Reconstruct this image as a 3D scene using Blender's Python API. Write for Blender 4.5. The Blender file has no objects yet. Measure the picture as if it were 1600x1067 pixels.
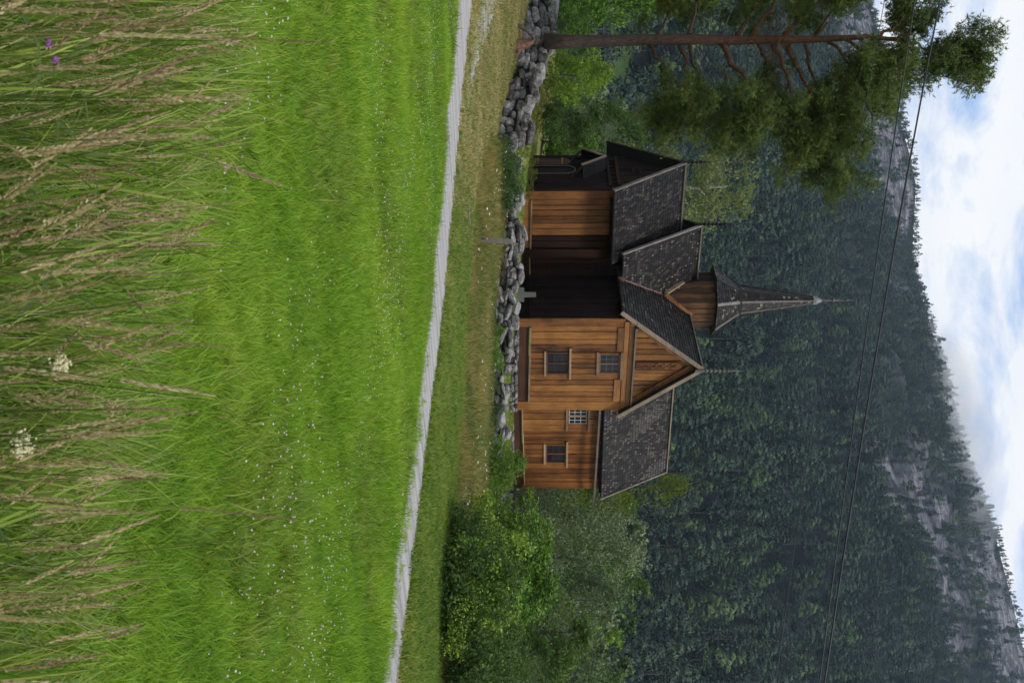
import bpy, bmesh, math, random
import numpy as np
from mathutils import Vector, Matrix, Euler

S = bpy.context.scene
COL = S.collection
rnd = random.Random(7)
rng = np.random.default_rng(11)
R = math.radians
PI = math.pi

# ------------------------------------------------------------------ camera
# the photograph is a portrait frame lying on its side: world up points to the right of the picture
EYE = 1.65
F = 1634.0
PITCH = math.atan(45 / F)
cam = bpy.data.cameras.new('camera')
camo = bpy.data.objects.new('camera', cam)
COL.objects.link(camo)
S.camera = camo
cam.sensor_fit = 'HORIZONTAL'
cam.sensor_width = 36.0
cam.lens = 36.0 * F / 1600.0
cam.dof.use_dof = True
cam.dof.focus_distance = 30.0
cam.dof.aperture_fstop = 13.0
cam.clip_start = 0.05
cam.clip_end = 6000
fw = Vector((0, math.cos(PITCH), -math.sin(PITCH)))
up = Vector((0, math.sin(PITCH), math.cos(PITCH)))
m = Matrix.Identity(4)
for i in range(3):
    m[i][0] = up[i]
    m[i][1] = (-1.0, 0.0, 0.0)[i]
    m[i][2] = -fw[i]
m[2][3] = EYE
camo.matrix_world = m

# ------------------------------------------------------------------ world
SUNV = Vector((0.52, -0.36, 0.80)).normalized()
W = bpy.data.worlds.new('World')
S.world = W
W.use_nodes = True
nt = W.node_tree
nt.nodes.clear()
N = nt.nodes.new
L = nt.links.new
wo = N('ShaderNodeOutputWorld')
bg = N('ShaderNodeBackground')
bg.inputs['Strength'].default_value = 0.1
sky = N('ShaderNodeTexSky')
sky.sky_type = 'NISHITA'
sky.sun_disc = False
sky.sun_elevation = math.asin(SUNV.z)
sky.sun_rotation = math.atan2(SUNV.x, SUNV.y)
sky.air_density = 1.0
sky.dust_density = 0.6
tc = N('ShaderNodeTexCoord')
mp = N('ShaderNodeMapping')
mp.inputs['Scale'].default_value = (1.6, 1.6, 4.0)
nz = N('ShaderNodeTexNoise')
nz.inputs['Scale'].default_value = 4.2
nz.inputs['Detail'].default_value = 9
nz.inputs['Roughness'].default_value = 0.62
nz.inputs['Distortion'].default_value = 0.35
rp = N('ShaderNodeValToRGB')
rp.color_ramp.elements[0].position = 0.33
rp.color_ramp.elements[0].color = (0.0, 0.0, 0.0, 1)
rp.color_ramp.elements[1].position = 0.54
rp.color_ramp.elements[1].color = (1, 1, 1, 1)
nz2 = N('ShaderNodeTexNoise')
nz2.inputs['Scale'].default_value = 5.0
nz2.inputs['Detail'].default_value = 6
rp2 = N('ShaderNodeValToRGB')
CLOUD = 6.2
rp2.color_ramp.elements[0].position = 0.3
rp2.color_ramp.elements[0].color = (0.88 * CLOUD, 0.91 * CLOUD, 0.97 * CLOUD, 1)
rp2.color_ramp.elements[1].position = 0.7
rp2.color_ramp.elements[1].color = (0.97 * CLOUD, 0.98 * CLOUD, 1.0 * CLOUD, 1)
blue = N('ShaderNodeMix')
blue.data_type = 'RGBA'
blue.inputs[0].default_value = 0.8
blue.inputs[7].default_value = (0.30 * CLOUD, 0.52 * CLOUD, 0.92 * CLOUD, 1)
mx = N('ShaderNodeMix')
mx.data_type = 'RGBA'
L(tc.outputs['Generated'], mp.inputs['Vector'])
L(mp.outputs[0], nz.inputs['Vector'])
L(mp.outputs[0], nz2.inputs['Vector'])
L(nz.outputs['Fac'], rp.inputs['Fac'])
L(nz2.outputs['Fac'], rp2.inputs['Fac'])
L(sky.outputs[0], blue.inputs[6])
L(rp.outputs['Color'], mx.inputs[0])
L(blue.outputs[2], mx.inputs[6])
L(rp2.outputs['Color'], mx.inputs[7])
L(mx.outputs[2], bg.inputs['Color'])
L(bg.outputs[0], wo.inputs['Surface'])

sun = bpy.data.lights.new('sun', 'SUN')
sun.energy = 1.5
sun.angle = R(11)
sun.color = (1.0, 0.95, 0.87)
suno = bpy.data.objects.new('sun', sun)
COL.objects.link(suno)
suno.rotation_euler = SUNV.to_track_quat('Z', 'Y').to_euler()

S.view_settings.view_transform = 'Standard'
S.view_settings.look = 'None'
S.view_settings.gamma = 1
S.view_settings.use_curve_mapping = False
S.view_settings.exposure = 0.75
S.cycles.use_denoising = True
S.cycles.max_bounces = 6
S.cycles.diffuse_bounces = 3
S.cycles.glossy_bounces = 2
S.cycles.transmission_bounces = 4
S.cycles.transparent_max_bounces = 8
S.cycles.volume_bounces = 0
S.cycles.caustics_reflective = False
S.cycles.caustics_refractive = False
S.cycles.use_adaptive_sampling = True
S.cycles.adaptive_threshold = 0.02

# ------------------------------------------------------------------ helpers
def tag(o, label=None, cat=None, group=None, kind=None):
    if label: o['label'] = label
    if cat: o['category'] = cat
    if group: o['group'] = group
    if kind: o['kind'] = kind
    return o

def link(o, parent=None):
    COL.objects.link(o)
    if parent is not None: o.parent = parent
    return o

def empty(name, loc=(0, 0, 0), rz=0.0):
    o = bpy.data.objects.new(name, None)
    o.empty_display_size = 0.2
    o.location = loc
    o.rotation_euler = (0, 0, rz)
    COL.objects.link(o)
    return o

def mesh_np(name, V, Fc, mat=None, smooth=False, attr=None):
    """V (n,3); Fc a list of index tuples or an (m,k) array; attr {name: per-face floats}"""
    me = bpy.data.meshes.new(name)
    if isinstance(Fc, np.ndarray):
        nf, k = Fc.shape
        me.vertices.add(len(V))
        me.vertices.foreach_set('co', np.asarray(V, dtype=np.float32).ravel())
        me.loops.add(nf * k)
        me.loops.foreach_set('vertex_index', Fc.astype(np.int32).ravel())
        me.polygons.add(nf)
        me.polygons.foreach_set('loop_start', np.arange(nf, dtype=np.int32) * k)
        me.polygons.foreach_set('loop_total', np.full(nf, k, dtype=np.int32))
        me.update(calc_edges=True)
    else:
        me.from_pydata([tuple(v) for v in V], [], Fc)
    if smooth:
        me.polygons.foreach_set('use_smooth', np.ones(len(me.polygons), dtype=bool))
    if attr:
        for k_, v_ in attr.items():
            a = me.attributes.new(k_, 'FLOAT', 'FACE')
            a.data.foreach_set('value', np.asarray(v_, dtype=np.float32))
    if mat: me.materials.append(mat)
    return me

def obj(name, me, parent=None):
    return link(bpy.data.objects.new(name, me), parent)

class MB:
    """collects simple solids into one mesh"""
    def __init__(s):
        s.v = []; s.f = []; s.a = []
    def hexa(s, p, val=0.5):
        b = len(s.v); s.v += [tuple(q) for q in p]
        for q in ((0, 3, 2, 1), (4, 5, 6, 7), (0, 1, 5, 4), (1, 2, 6, 5), (2, 3, 7, 6), (3, 0, 4, 7)):
            s.f.append(tuple(b + i for i in q)); s.a.append(val)
    def box(s, x0, x1, y0, y1, z0, z1, val=0.5):
        s.hexa([(x0, y0, z0), (x1, y0, z0), (x1, y1, z0), (x0, y1, z0), (x0, y0, z1), (x1, y0, z1), (x1, y1, z1), (x0, y1, z1)], val)
    def bar(s, p, q, w, h, upv=(0, 0, 1), val=0.5, w2=None, h2=None):
        p = Vector(p); q = Vector(q); d = (q - p).normalized()
        u = Vector(upv)
        x = d.cross(u)
        if x.length < 1e-4: x = d.cross(Vector((1, 0, 0)))
        x.normalize(); y = x.cross(d).normalized()
        w2 = w if w2 is None else w2; h2 = h if h2 is None else h2
        P = []
        for c, ww, hh in ((p, w, h), (q, w2, h2)):
            P += [c - x * ww / 2 - y * hh / 2, c + x * ww / 2 - y * hh / 2, c + x * ww / 2 + y * hh / 2, c - x * ww / 2 + y * hh / 2]
        s.hexa(P, val)
    def tube(s, pts, rad, n=6, val=0.5, cap=True):
        pts = [Vector(p) for p in pts]
        b = len(s.v)
        prev = None
        for i, p in enumerate(pts):
            d = (pts[min(i + 1, len(pts) - 1)] - pts[max(i - 1, 0)])
            if d.length < 1e-6: d = Vector((0, 0, 1))
            d.normalize()
            ref = Vector((0, 1, 0)) if abs(d.y) < 0.9 else Vector((1, 0, 0))
            x = d.cross(ref).normalized(); y = d.cross(x)
            r_ = rad[i] if hasattr(rad, '__len__') else rad
            for k in range(n):
                a = 2 * PI * k / n
                s.v.append(tuple(p + x * r_ * math.cos(a) + y * r_ * math.sin(a)))
        for i in range(len(pts) - 1):
            for k in range(n):
                k2 = (k + 1) % n
                s.f.append((b + i * n + k, b + i * n + k2, b + (i + 1) * n + k2, b + (i + 1) * n + k)); s.a.append(val)
        if cap:
            s.f.append(tuple(b + k for k in range(n))[::-1]); s.a.append(val)
            e = b + (len(pts) - 1) * n
            s.f.append(tuple(e + k for k in range(n))); s.a.append(val)
    def poly(s, P, val=0.5):
        b = len(s.v); s.v += [tuple(p) for p in P]; s.f.append(tuple(range(b, b + len(P)))); s.a.append(val)
    def prism(s, P, off, val=0.5):
        """polygon P extruded by vector off"""
        b = len(s.v); n = len(P); off = Vector(off)
        s.v += [tuple(p) for p in P] + [tuple(Vector(p) + off) for p in P]
        s.f.append(tuple(range(b, b + n))); s.a.append(val)
        s.f.append(tuple(range(b + n, b + 2 * n))[::-1]); s.a.append(val)
        for i in range(n):
            j = (i + 1) % n
            s.f.append((b + j, b + i, b + n + i, b + n + j)); s.a.append(val)
    def mesh(s, name, mat, smooth=False):
        me = mesh_np(name, s.v, s.f, mat, smooth, {'v': s.a})
        return me
    def build(s, name, mat, parent=None, smooth=False, fix=True):
        me = s.mesh(name, mat, smooth)
        if fix:
            bm = bmesh.new(); bm.from_mesh(me); bmesh.ops.recalc_face_normals(bm, faces=bm.faces); bm.to_mesh(me); bm.free()
        return obj(name, me, parent)

# ------------------------------------------------------------------ materials
def newmat(name):
    mt = bpy.data.materials.new(name)
    mt.use_nodes = True
    t = mt.node_tree
    b = t.nodes['Principled BSDF']
    return mt, t, b

def ramp(t, stops):
    r_ = t.nodes.new('ShaderNodeValToRGB')
    e = r_.color_ramp.elements
    while len(e) < len(stops): e.new(0.5)
    for i, (p, c) in enumerate(stops):
        e[i].position = p; e[i].color = (c[0], c[1], c[2], 1)
    return r_

def noise(t, vec, scale, detail=4, rough=0.55, dist=0.0):
    n = t.nodes.new('ShaderNodeTexNoise')
    n.inputs['Scale'].default_value = scale
    n.inputs['Detail'].default_value = detail
    n.inputs['Roughness'].default_value = rough
    n.inputs['Distortion'].default_value = dist
    if vec is not None: t.links.new(vec, n.inputs['Vector'])
    return n

def mapping(t, vec, scale, loc=None):
    mp_ = t.nodes.new('ShaderNodeMapping')
    mp_.inputs['Scale'].default_value = scale
    t.links.new(vec, mp_.inputs['Vector'])
    return mp_.outputs[0]

def mathn(t, op, a, b):
    n = t.nodes.new('ShaderNodeMath'); n.operation = op
    for i, q in enumerate((a, b)):
        if isinstance(q, (int, float)): n.inputs[i].default_value = q
        else: t.links.new(q, n.inputs[i])
    return n.outputs[0]

def mixc(t, fac, a, b, mode='MIX'):
    n = t.nodes.new('ShaderNodeMix'); n.data_type = 'RGBA'; n.blend_type = mode
    for i, q in ((0, fac), (6, a), (7, b)):
        if isinstance(q, (int, float)): n.inputs[i].default_value = q
        elif isinstance(q, tuple): n.inputs[i].default_value = (q[0], q[1], q[2], 1)
        else: t.links.new(q, n.inputs[i])
    return n.outputs[2]

def bump(t, h, b, strength=0.3, dist=0.02):
    n = t.nodes.new('ShaderNodeBump')
    n.inputs['Strength'].default_value = strength
    n.inputs['Distance'].default_value = dist
    t.links.new(h, n.inputs['Height'])
    t.links.new(n.outputs[0], b.inputs['Normal'])

def tarred(name, dark, mid, light, axis='z', rough=0.6, streak=0.5):
    """tarred pine boards: grain along AXIS, every board its own tone, black weeping streaks and knots"""
    mt, t, b = newmat(name)
    tcn = t.nodes.new('ShaderNodeTexCoord'); oi = t.nodes.new('ShaderNodeObjectInfo')
    comb = t.nodes.new('ShaderNodeVectorMath'); comb.operation = 'ADD'
    mulr = t.nodes.new('ShaderNodeVectorMath'); mulr.operation = 'SCALE'
    mulr.inputs[0].default_value = (31.0, 17.0, 23.0)
    t.links.new(oi.outputs['Random'], mulr.inputs['Scale'])
    t.links.new(tcn.outputs['Object'], comb.inputs[0]); t.links.new(mulr.outputs[0], comb.inputs[1])
    sc = {'z': (9, 9, 0.7), 'x': (0.7, 9, 9), 'y': (9, 0.7, 9)}[axis]
    v = mapping(t, comb.outputs[0], sc)
    g = noise(t, v, 2.2, 8, 0.65, 0.4)
    g2 = noise(t, mapping(t, comb.outputs[0], tuple(q * 0.35 for q in sc)), 1.3, 4, 0.6)
    big = noise(t, tcn.outputs['Object'], 0.9, 4, 0.6)
    f = mathn(t, 'ADD', mathn(t, 'MULTIPLY', g.outputs['Fac'], 0.55), mathn(t, 'MULTIPLY', g2.outputs['Fac'], 0.35))
    f = mathn(t, 'ADD', f, mathn(t, 'MULTIPLY', mathn(t, 'SUBTRACT', oi.outputs['Random'], 0.5), 0.24))
    f = mathn(t, 'ADD', f, mathn(t, 'MULTIPLY', mathn(t, 'SUBTRACT', big.outputs['Fac'], 0.5), 0.5))
    r_ = ramp(t, [(0.22, dark), (0.46, mid), (0.70, light)])
    t.links.new(f, r_.inputs['Fac'])
    vo = t.nodes.new('ShaderNodeTexVoronoi'); vo.inputs['Scale'].default_value = 1.0
    t.links.new(mapping(t, comb.outputs[0], tuple(q * 0.45 for q in sc)), vo.inputs['Vector'])
    kn = ramp(t, [(0.05, (1, 1, 1)), (0.10, (0, 0, 0))])
    t.links.new(vo.outputs['Distance'], kn.inputs['Fac'])
    c = mixc(t, kn.outputs['Color'], r_.outputs['Color'], tuple(q * 0.35 for q in dark))
    st = noise(t, mapping(t, comb.outputs[0], tuple(q * (1.7 if q > 1 else 0.5) for q in sc)), 2.0, 3, 0.5)
    sr = ramp(t, [(0.60, (0, 0, 0)), (0.74, (streak, streak, streak))])
    t.links.new(st.outputs['Fac'], sr.inputs['Fac'])
    c = mixc(t, sr.outputs['Color'], c, tuple(q * 0.4 for q in dark))
    t.links.new(c, b.inputs['Base Color'])
    b.inputs['Roughness'].default_value = rough
    b.inputs['Specular IOR Level'].default_value = 0.3 if mid[0] > 0.03 else 0.08
    bump(t, g.outputs['Fac'], b, 0.5, 0.012)
    return mt

M = {}
M['wood_gable'] = tarred('tarred_wood_amber', (0.035, 0.012, 0.004), (0.205, 0.078, 0.016), (0.38, 0.170, 0.044))
M['wood_gable_x'] = tarred('tarred_beam_amber', (0.06, 0.024, 0.008), (0.21, 0.088, 0.026), (0.36, 0.17, 0.058), 'x')
M['wood_nave'] = tarred('tarred_wood_brown', (0.030, 0.010, 0.003), (0.15, 0.055, 0.011), (0.26, 0.108, 0.026))
M['wood_chancel'] = tarred('tarred_wood_russet', (0.032, 0.010, 0.003), (0.185, 0.064, 0.012), (0.31, 0.125, 0.030))
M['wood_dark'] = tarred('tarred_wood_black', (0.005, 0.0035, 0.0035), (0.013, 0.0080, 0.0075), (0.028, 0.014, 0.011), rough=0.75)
M['wood_umber'] = tarred('tarred_wood_umber', (0.008, 0.005, 0.004), (0.020, 0.010, 0.006), (0.035, 0.016, 0.008), rough=0.7)  # dark sheltered tar; by the nave corner it also holds painted shade
M['wood_sill'] = tarred('tarred_sill_beam', (0.025, 0.010, 0.006), (0.062, 0.024, 0.012), (0.11, 0.042, 0.018), 'x')
M['wood_pale'] = tarred('weathered_pale_board', (0.12, 0.082, 0.05), (0.27, 0.19, 0.115), (0.42, 0.32, 0.21), 'x', streak=0.3)
M['wood_grey'] = tarred('weathered_grey_board', (0.05, 0.043, 0.04), (0.13, 0.11, 0.098), (0.25, 0.22, 0.195), 'x', streak=0.4)
M['wood_verge'] = tarred('weathered_verge_board', (0.10, 0.075, 0.055), (0.22, 0.168, 0.122), (0.34, 0.27, 0.205), 'x', streak=0.25)
M['hood'] = tarred('weathered_hood_board', (0.010, 0.009, 0.009), (0.026, 0.024, 0.023), (0.06, 0.054, 0.05), 'x')
M['turret_wood'] = tarred('tarred_turret_panel', (0.016, 0.006, 0.003), (0.062, 0.024, 0.006), (0.16, 0.072, 0.020), streak=0.8)

def shingle_mat(name, pale):
    mt, t, b = newmat(name)
    at = t.nodes.new('ShaderNodeAttribute'); at.attribute_name = 'v'
    r_ = ramp(t, [(0.0, (0.004, 0.004, 0.005)), (0.50, (0.0165, 0.0145, 0.0135)), (0.74, (0.060, 0.052, 0.045)), (1.0, pale)])
    t.links.new(at.outputs['Fac'], r_.inputs['Fac'])
    tcn = t.nodes.new('ShaderNodeTexCoord')
    n = noise(t, mapping(t, tcn.outputs['Object'], (6, 6, 1.2)), 9, 4, 0.6)
    c = mixc(t, 0.55, r_.outputs['Color'], n.outputs['Fac'], 'OVERLAY')
    t.links.new(c, b.inputs['Base Color'])
    b.inputs['Roughness'].default_value = 0.5
    b.inputs['Specular IOR Level'].default_value = 0.22
    bump(t, n.outputs['Fac'], b, 0.4, 0.01)
    return mt
M['shingle'] = shingle_mat('tarred_shingles', (0.42, 0.38, 0.33))

def plain(name, col, rough=0.6, metal=0.0, var=0.25, scale=8.0, bs=0.2):
    mt, t, b = newmat(name)
    tcn = t.nodes.new('ShaderNodeTexCoord')
    n = noise(t, tcn.outputs['Object'], scale, 6, 0.6)
    r_ = ramp(t, [(0.3, tuple(q * (1 - var) for q in col)), (0.7, tuple(min(1, q * (1 + var)) for q in col))])
    t.links.new(n.outputs['Fac'], r_.inputs['Fac'])
    t.links.new(r_.outputs['Color'], b.inputs['Base Color'])
    b.inputs['Roughness'].default_value = rough
    b.inputs['Metallic'].default_value = metal
    if bs: bump(t, n.outputs['Fac'], b, bs, 0.01)
    return mt
M['deck'] = plain('roof_boarding', (0.012, 0.011, 0.011), 0.8)
M['void'] = plain('dark_backing', (0.006, 0.004, 0.003), 0.9)
M['white'] = plain('white_window_paint', (0.72, 0.71, 0.68), 0.5, var=0.08)
M['lead'] = plain('lead_sheet', (0.15, 0.155, 0.17), 0.6, 0.3, 0.5)
M['copper'] = plain('weathered_copper', (0.20, 0.105, 0.085), 0.5, 0.2, 0.3)
M['iron'] = plain('dark_iron', (0.02, 0.018, 0.017), 0.5, 0.5)
M['cable'] = plain('cable_sheath', (0.012, 0.013, 0.016), 0.5, 0.0, bs=0)
M['door_green'] = plain('old_green_door', (0.055, 0.050, 0.026), 0.7, var=0.4)  # dull olive of the recessed door, no emission
M['gravestone'] = plain('grave_granite', (0.105, 0.105, 0.10), 0.8, var=0.25, scale=20)
M['darkrail'] = plain('tarred_rail', (0.014, 0.009, 0.008), 0.7)
M['house_red'] = plain('dark_brown_house', (0.035, 0.022, 0.018), 0.8)
M['house_grey'] = plain('grey_house', (0.20, 0.19, 0.18), 0.8)
M['house_roof'] = plain('slate_roof', (0.05, 0.055, 0.07), 0.7)

mt, t, b = newmat('old_window_glass')
tcn = t.nodes.new('ShaderNodeTexCoord')
n = noise(t, tcn.outputs['Object'], 5, 2)
b.inputs['Base Color'].default_value = (0.012, 0.014, 0.018, 1)
b.inputs['Roughness'].default_value = 0.06
b.inputs['Specular IOR Level'].default_value = 0.3
bump(t, n.outputs['Fac'], b, 0.25, 0.03)
M['glass'] = mt

def stone_mat():
    mt, t, b = newmat('lichened_fieldstone')
    tcn = t.nodes.new('ShaderNodeTexCoord'); oi = t.nodes.new('ShaderNodeObjectInfo'); ge = t.nodes.new('ShaderNodeNewGeometry')
    n = noise(t, ge.outputs['Position'], 3.2, 8, 0.68, 0.2)
    n2 = noise(t, ge.outputs['Position'], 14, 6, 0.7)
    f = mathn(t, 'ADD', mathn(t, 'MULTIPLY', n.outputs['Fac'], 0.75), mathn(t, 'MULTIPLY', mathn(t, 'SUBTRACT', oi.outputs['Random'], 0.5), 0.18))
    f = mathn(t, 'ADD', f, mathn(t, 'MULTIPLY', n2.outputs['Fac'], 0.25))
    r_ = ramp(t, [(0.36, (0.030, 0.028, 0.028)), (0.50, (0.13, 0.122, 0.118)), (0.64, (0.30, 0.29, 0.28))])
    t.links.new(f, r_.inputs['Fac'])
    lic = ramp(t, [(0.60, (0, 0, 0)), (0.66, (0.75, 0.75, 0.75))])
    l1 = noise(t, ge.outputs['Position'], 7.5, 5, 0.7)
    t.links.new(l1.outputs['Fac'], lic.inputs['Fac'])
    c = mixc(t, lic.outputs['Color'], r_.outputs['Color'], (0.42, 0.41, 0.385))
    mo = ramp(t, [(0.63, (0, 0, 0)), (0.72, (0.6, 0.6, 0.6))])
    l2 = noise(t, ge.outputs['Position'], 2.3, 5, 0.65)
    t.links.new(l2.outputs['Fac'], mo.inputs['Fac'])
    c = mixc(t, mo.outputs['Color'], c, (0.050, 0.046, 0.036))
    t.links.new(c, b.inputs['Base Color'])
    b.inputs['Roughness'].default_value = 0.9
    b.inputs['Specular IOR Level'].default_value = 0.2
    bump(t, f, b, 0.9, 0.05)
    return mt
M['stone'] = stone_mat()

def leaf_mat(name, c1, c2, c3, trans=0.35, posvar=0.0, posscale=0.1, stretch=None, tip=None):
    """c1..c3: dark, mid, light leaf colours picked per leaf ('v'), per plant (random) and by patches of ground"""
    mt, t, b = newmat(name)
    at = t.nodes.new('ShaderNodeAttribute'); at.attribute_name = 'v'
    oi = t.nodes.new('ShaderNodeObjectInfo')
    f = mathn(t, 'ADD', mathn(t, 'MULTIPLY', at.outputs['Fac'], 0.6), mathn(t, 'MULTIPLY', oi.outputs['Random'], 0.4))
    if posvar:
        ge = t.nodes.new('ShaderNodeNewGeometry')
        vec = ge.outputs['Position']
        if stretch:
            vr = t.nodes.new('ShaderNodeVectorRotate'); vr.rotation_type = 'Z_AXIS'; vr.inputs['Angle'].default_value = stretch[0]
            t.links.new(vec, vr.inputs['Vector'])
            vec = mapping(t, vr.outputs[0], stretch[1])
        n = noise(t, vec, posscale, 4, 0.6)
        f = mathn(t, 'ADD', f, mathn(t, 'MULTIPLY', mathn(t, 'SUBTRACT', n.outputs['Fac'], 0.5), posvar))
    r_ = ramp(t, [(0.08, c1), (0.5, c2), (0.92, c3)])
    t.links.new(f, r_.inputs['Fac'])
    t.links.new(r_.outputs['Color'], b.inputs['Base Color'])
    b.inputs['Roughness'].default_value = 0.55
    b.inputs['Specular IOR Level'].default_value = 0.25
    tr = t.nodes.new('ShaderNodeBsdfTranslucent')
    t.links.new(mixc(t, 1.0, r_.outputs['Color'], (1.0, 1.0, 0.55), 'MULTIPLY'), tr.inputs['Color'])
    ms = t.nodes.new('ShaderNodeMixShader'); ms.inputs[0].default_value = trans
    t.links.new(b.outputs[0], ms.inputs[1]); t.links.new(tr.outputs[0], ms.inputs[2])
    t.links.new(ms.outputs[0], t.nodes['Material Output'].inputs['Surface'])
    return mt

RS = (R(-42), (0.22, 1.6, 1.0))
M['field'] = leaf_mat('meadow_grass', (0.085, 0.190, 0.012), (0.225, 0.400, 0.026), (0.420, 0.530, 0.070), 0.45, 1.3, 0.45, RS)
M['coarse'] = leaf_mat('coarse_grass', (0.080, 0.175, 0.014), (0.190, 0.320, 0.034), (0.380, 0.440, 0.100), 0.4, 0.5, 0.9)
M['straw'] = leaf_mat('mown_verge_grass', (0.150, 0.175, 0.045), (0.350, 0.300, 0.125), (0.540, 0.450, 0.250), 0.3, 1.3, 0.5, RS)
M['verge_green'] = leaf_mat('green_verge_grass', (0.070, 0.145, 0.016), (0.170, 0.270, 0.034), (0.34, 0.335, 0.085), 0.4, 1.2, 0.5, RS)
M['bank'] = leaf_mat('wild_bank_grass', (0.070, 0.130, 0.020), (0.200, 0.210, 0.052), (0.40, 0.275, 0.110), 0.3, 1.7, 0.55)
M['seed'] = leaf_mat('buff_seed_heads', (0.33, 0.255, 0.140), (0.56, 0.455, 0.265), (0.74, 0.63, 0.43), 0.35)
M['seedpurple'] = leaf_mat('purplish_seed_heads', (0.26, 0.170, 0.105), (0.43, 0.320, 0.200), (0.58, 0.46, 0.31), 0.35)
M['stem'] = leaf_mat('grass_stem', (0.045, 0.085, 0.014), (0.095, 0.14, 0.025), (0.22, 0.21, 0.06), 0.2)
M['petal_white'] = leaf_mat('clover_white', (0.45, 0.40, 0.34), (0.62, 0.57, 0.50), (0.75, 0.72, 0.66), 0.2)
M['petal_cream'] = leaf_mat('meadowsweet_cream', (0.55, 0.49, 0.27), (0.72, 0.67, 0.42), (0.8, 0.77, 0.55), 0.25)
M['petal_purple'] = leaf_mat('vetch_purple', (0.22, 0.06, 0.25), (0.33, 0.11, 0.37), (0.46, 0.20, 0.50), 0.3)
M['pine'] = leaf_mat('pine_needles', (0.022, 0.044, 0.010), (0.100, 0.145, 0.026), (0.255, 0.305, 0.062), 0.25)
M['pine_dead'] = leaf_mat('dead_pine_needles', (0.075, 0.035, 0.016), (0.12, 0.055, 0.022), (0.17, 0.085, 0.035), 0.2)
M['broad'] = leaf_mat('bright_leaves', (0.030, 0.080, 0.010), (0.105, 0.215, 0.020), (0.33, 0.425, 0.050), 0.22)
M['broad_dark'] = leaf_mat('deep_green_leaves', (0.024, 0.058, 0.013), (0.058, 0.115, 0.024), (0.125, 0.195, 0.040), 0.35)
M['willow'] = leaf_mat('greyish_leaves', (0.032, 0.062, 0.026), (0.095, 0.145, 0.062), (0.25, 0.305, 0.160), 0.2)
M['birch'] = leaf_mat('birch_leaves', (0.060, 0.090, 0.030), (0.130, 0.170, 0.060), (0.24, 0.27, 0.12), 0.4)
M['lime'] = leaf_mat('yellow_green_leaves', (0.065, 0.105, 0.010), (0.13, 0.175, 0.015), (0.23, 0.25, 0.03), 0.4)
M['shrub'] = leaf_mat('shrub_leaves', (0.055, 0.075, 0.012), (0.12, 0.135, 0.022), (0.22, 0.20, 0.04), 0.35)
M['conifer'] = leaf_mat('hillside_conifer', (0.004, 0.013, 0.009), (0.019, 0.046, 0.026), (0.080, 0.126, 0.050), 0.04, 0.7, 0.02)
M['hillbroad'] = leaf_mat('hillside_birch', (0.035, 0.075, 0.022), (0.075, 0.135, 0.040), (0.13, 0.19, 0.065), 0.15)
M['dock'] = leaf_mat('broad_dock_leaf', (0.07, 0.16, 0.02), (0.13, 0.25, 0.035), (0.22, 0.34, 0.08), 0.35)

def bark_mat(name, c1, c2, up_=None):
    mt, t, b = newmat(name)
    tcn = t.nodes.new('ShaderNodeTexCoord')
    n = noise(t, mapping(t, tcn.outputs['Object'], (8, 8, 2.2)), 2.4, 7, 0.7)
    r_ = ramp(t, [(0.35, c1), (0.65, c2)])
    t.links.new(n.outputs['Fac'], r_.inputs['Fac'])
    c = r_.outputs['Color']
    if up_:
        sx = t.nodes.new('ShaderNodeSeparateXYZ'); t.links.new(tcn.outputs['Object'], sx.inputs[0])
        mr = t.nodes.new('ShaderNodeMapRange'); mr.inputs[1].default_value = up_[0]; mr.inputs[2].default_value = up_[1]
        t.links.new(sx.outputs['Z'], mr.inputs[0])
        r2 = ramp(t, [(0.35, up_[2]), (0.65, up_[3])]); t.links.new(n.outputs['Fac'], r2.inputs['Fac'])
        c = mixc(t, mr.outputs[0], c, r2.outputs['Color'])
    t.links.new(c, b.inputs['Base Color']); b.inputs['Roughness'].default_value = 0.9
    b.inputs['Specular IOR Level'].default_value = 0.15
    bump(t, n.outputs['Fac'], b, 0.8, 0.04)
    return mt
M['pinebark'] = bark_mat('pine_bark', (0.030, 0.022, 0.019), (0.095, 0.068, 0.056), (3.5, 8.5, (0.060, 0.030, 0.018), (0.165, 0.085, 0.048)))
M['bark'] = bark_mat('grey_bark', (0.045, 0.038, 0.032), (0.13, 0.115, 0.10))
M['birchbark'] = bark_mat('white_bark', (0.20, 0.18, 0.16), (0.48, 0.46, 0.43))
M['stump'] = bark_mat('rotting_wood', (0.06, 0.028, 0.016), (0.20, 0.12, 0.08))

def road_mat():
    mt, t, b = newmat('pale_gravel')
    ge = t.nodes.new('ShaderNodeNewGeometry')
    n = noise(t, ge.outputs['Position'], 22, 8, 0.85)
    vr = t.nodes.new('ShaderNodeVectorRotate'); vr.rotation_type = 'Z_AXIS'; vr.inputs['Angle'].default_value = R(-42)
    t.links.new(ge.outputs['Position'], vr.inputs['Vector'])
    n2 = noise(t, mapping(t, vr.outputs[0], (0.12, 2.2, 1)), 1.6, 5, 0.6)
    f = mathn(t, 'ADD', mathn(t, 'MULTIPLY', n.outputs['Fac'], 0.42), mathn(t, 'MULTIPLY', n2.outputs['Fac'], 0.58))
    r_ = ramp(t, [(0.36, (0.15, 0.14, 0.132)), (0.5, (0.34, 0.326, 0.318)), (0.70, (0.53, 0.515, 0.505))])
    t.links.new(f, r_.inputs['Fac']); t.links.new(r_.outputs['Color'], b.inputs['Base Color'])
    b.inputs['Roughness'].default_value = 0.95
    bump(t, n.outputs['Fac'], b, 0.8, 0.03)
    return mt
M['gravel'] = road_mat()

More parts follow.
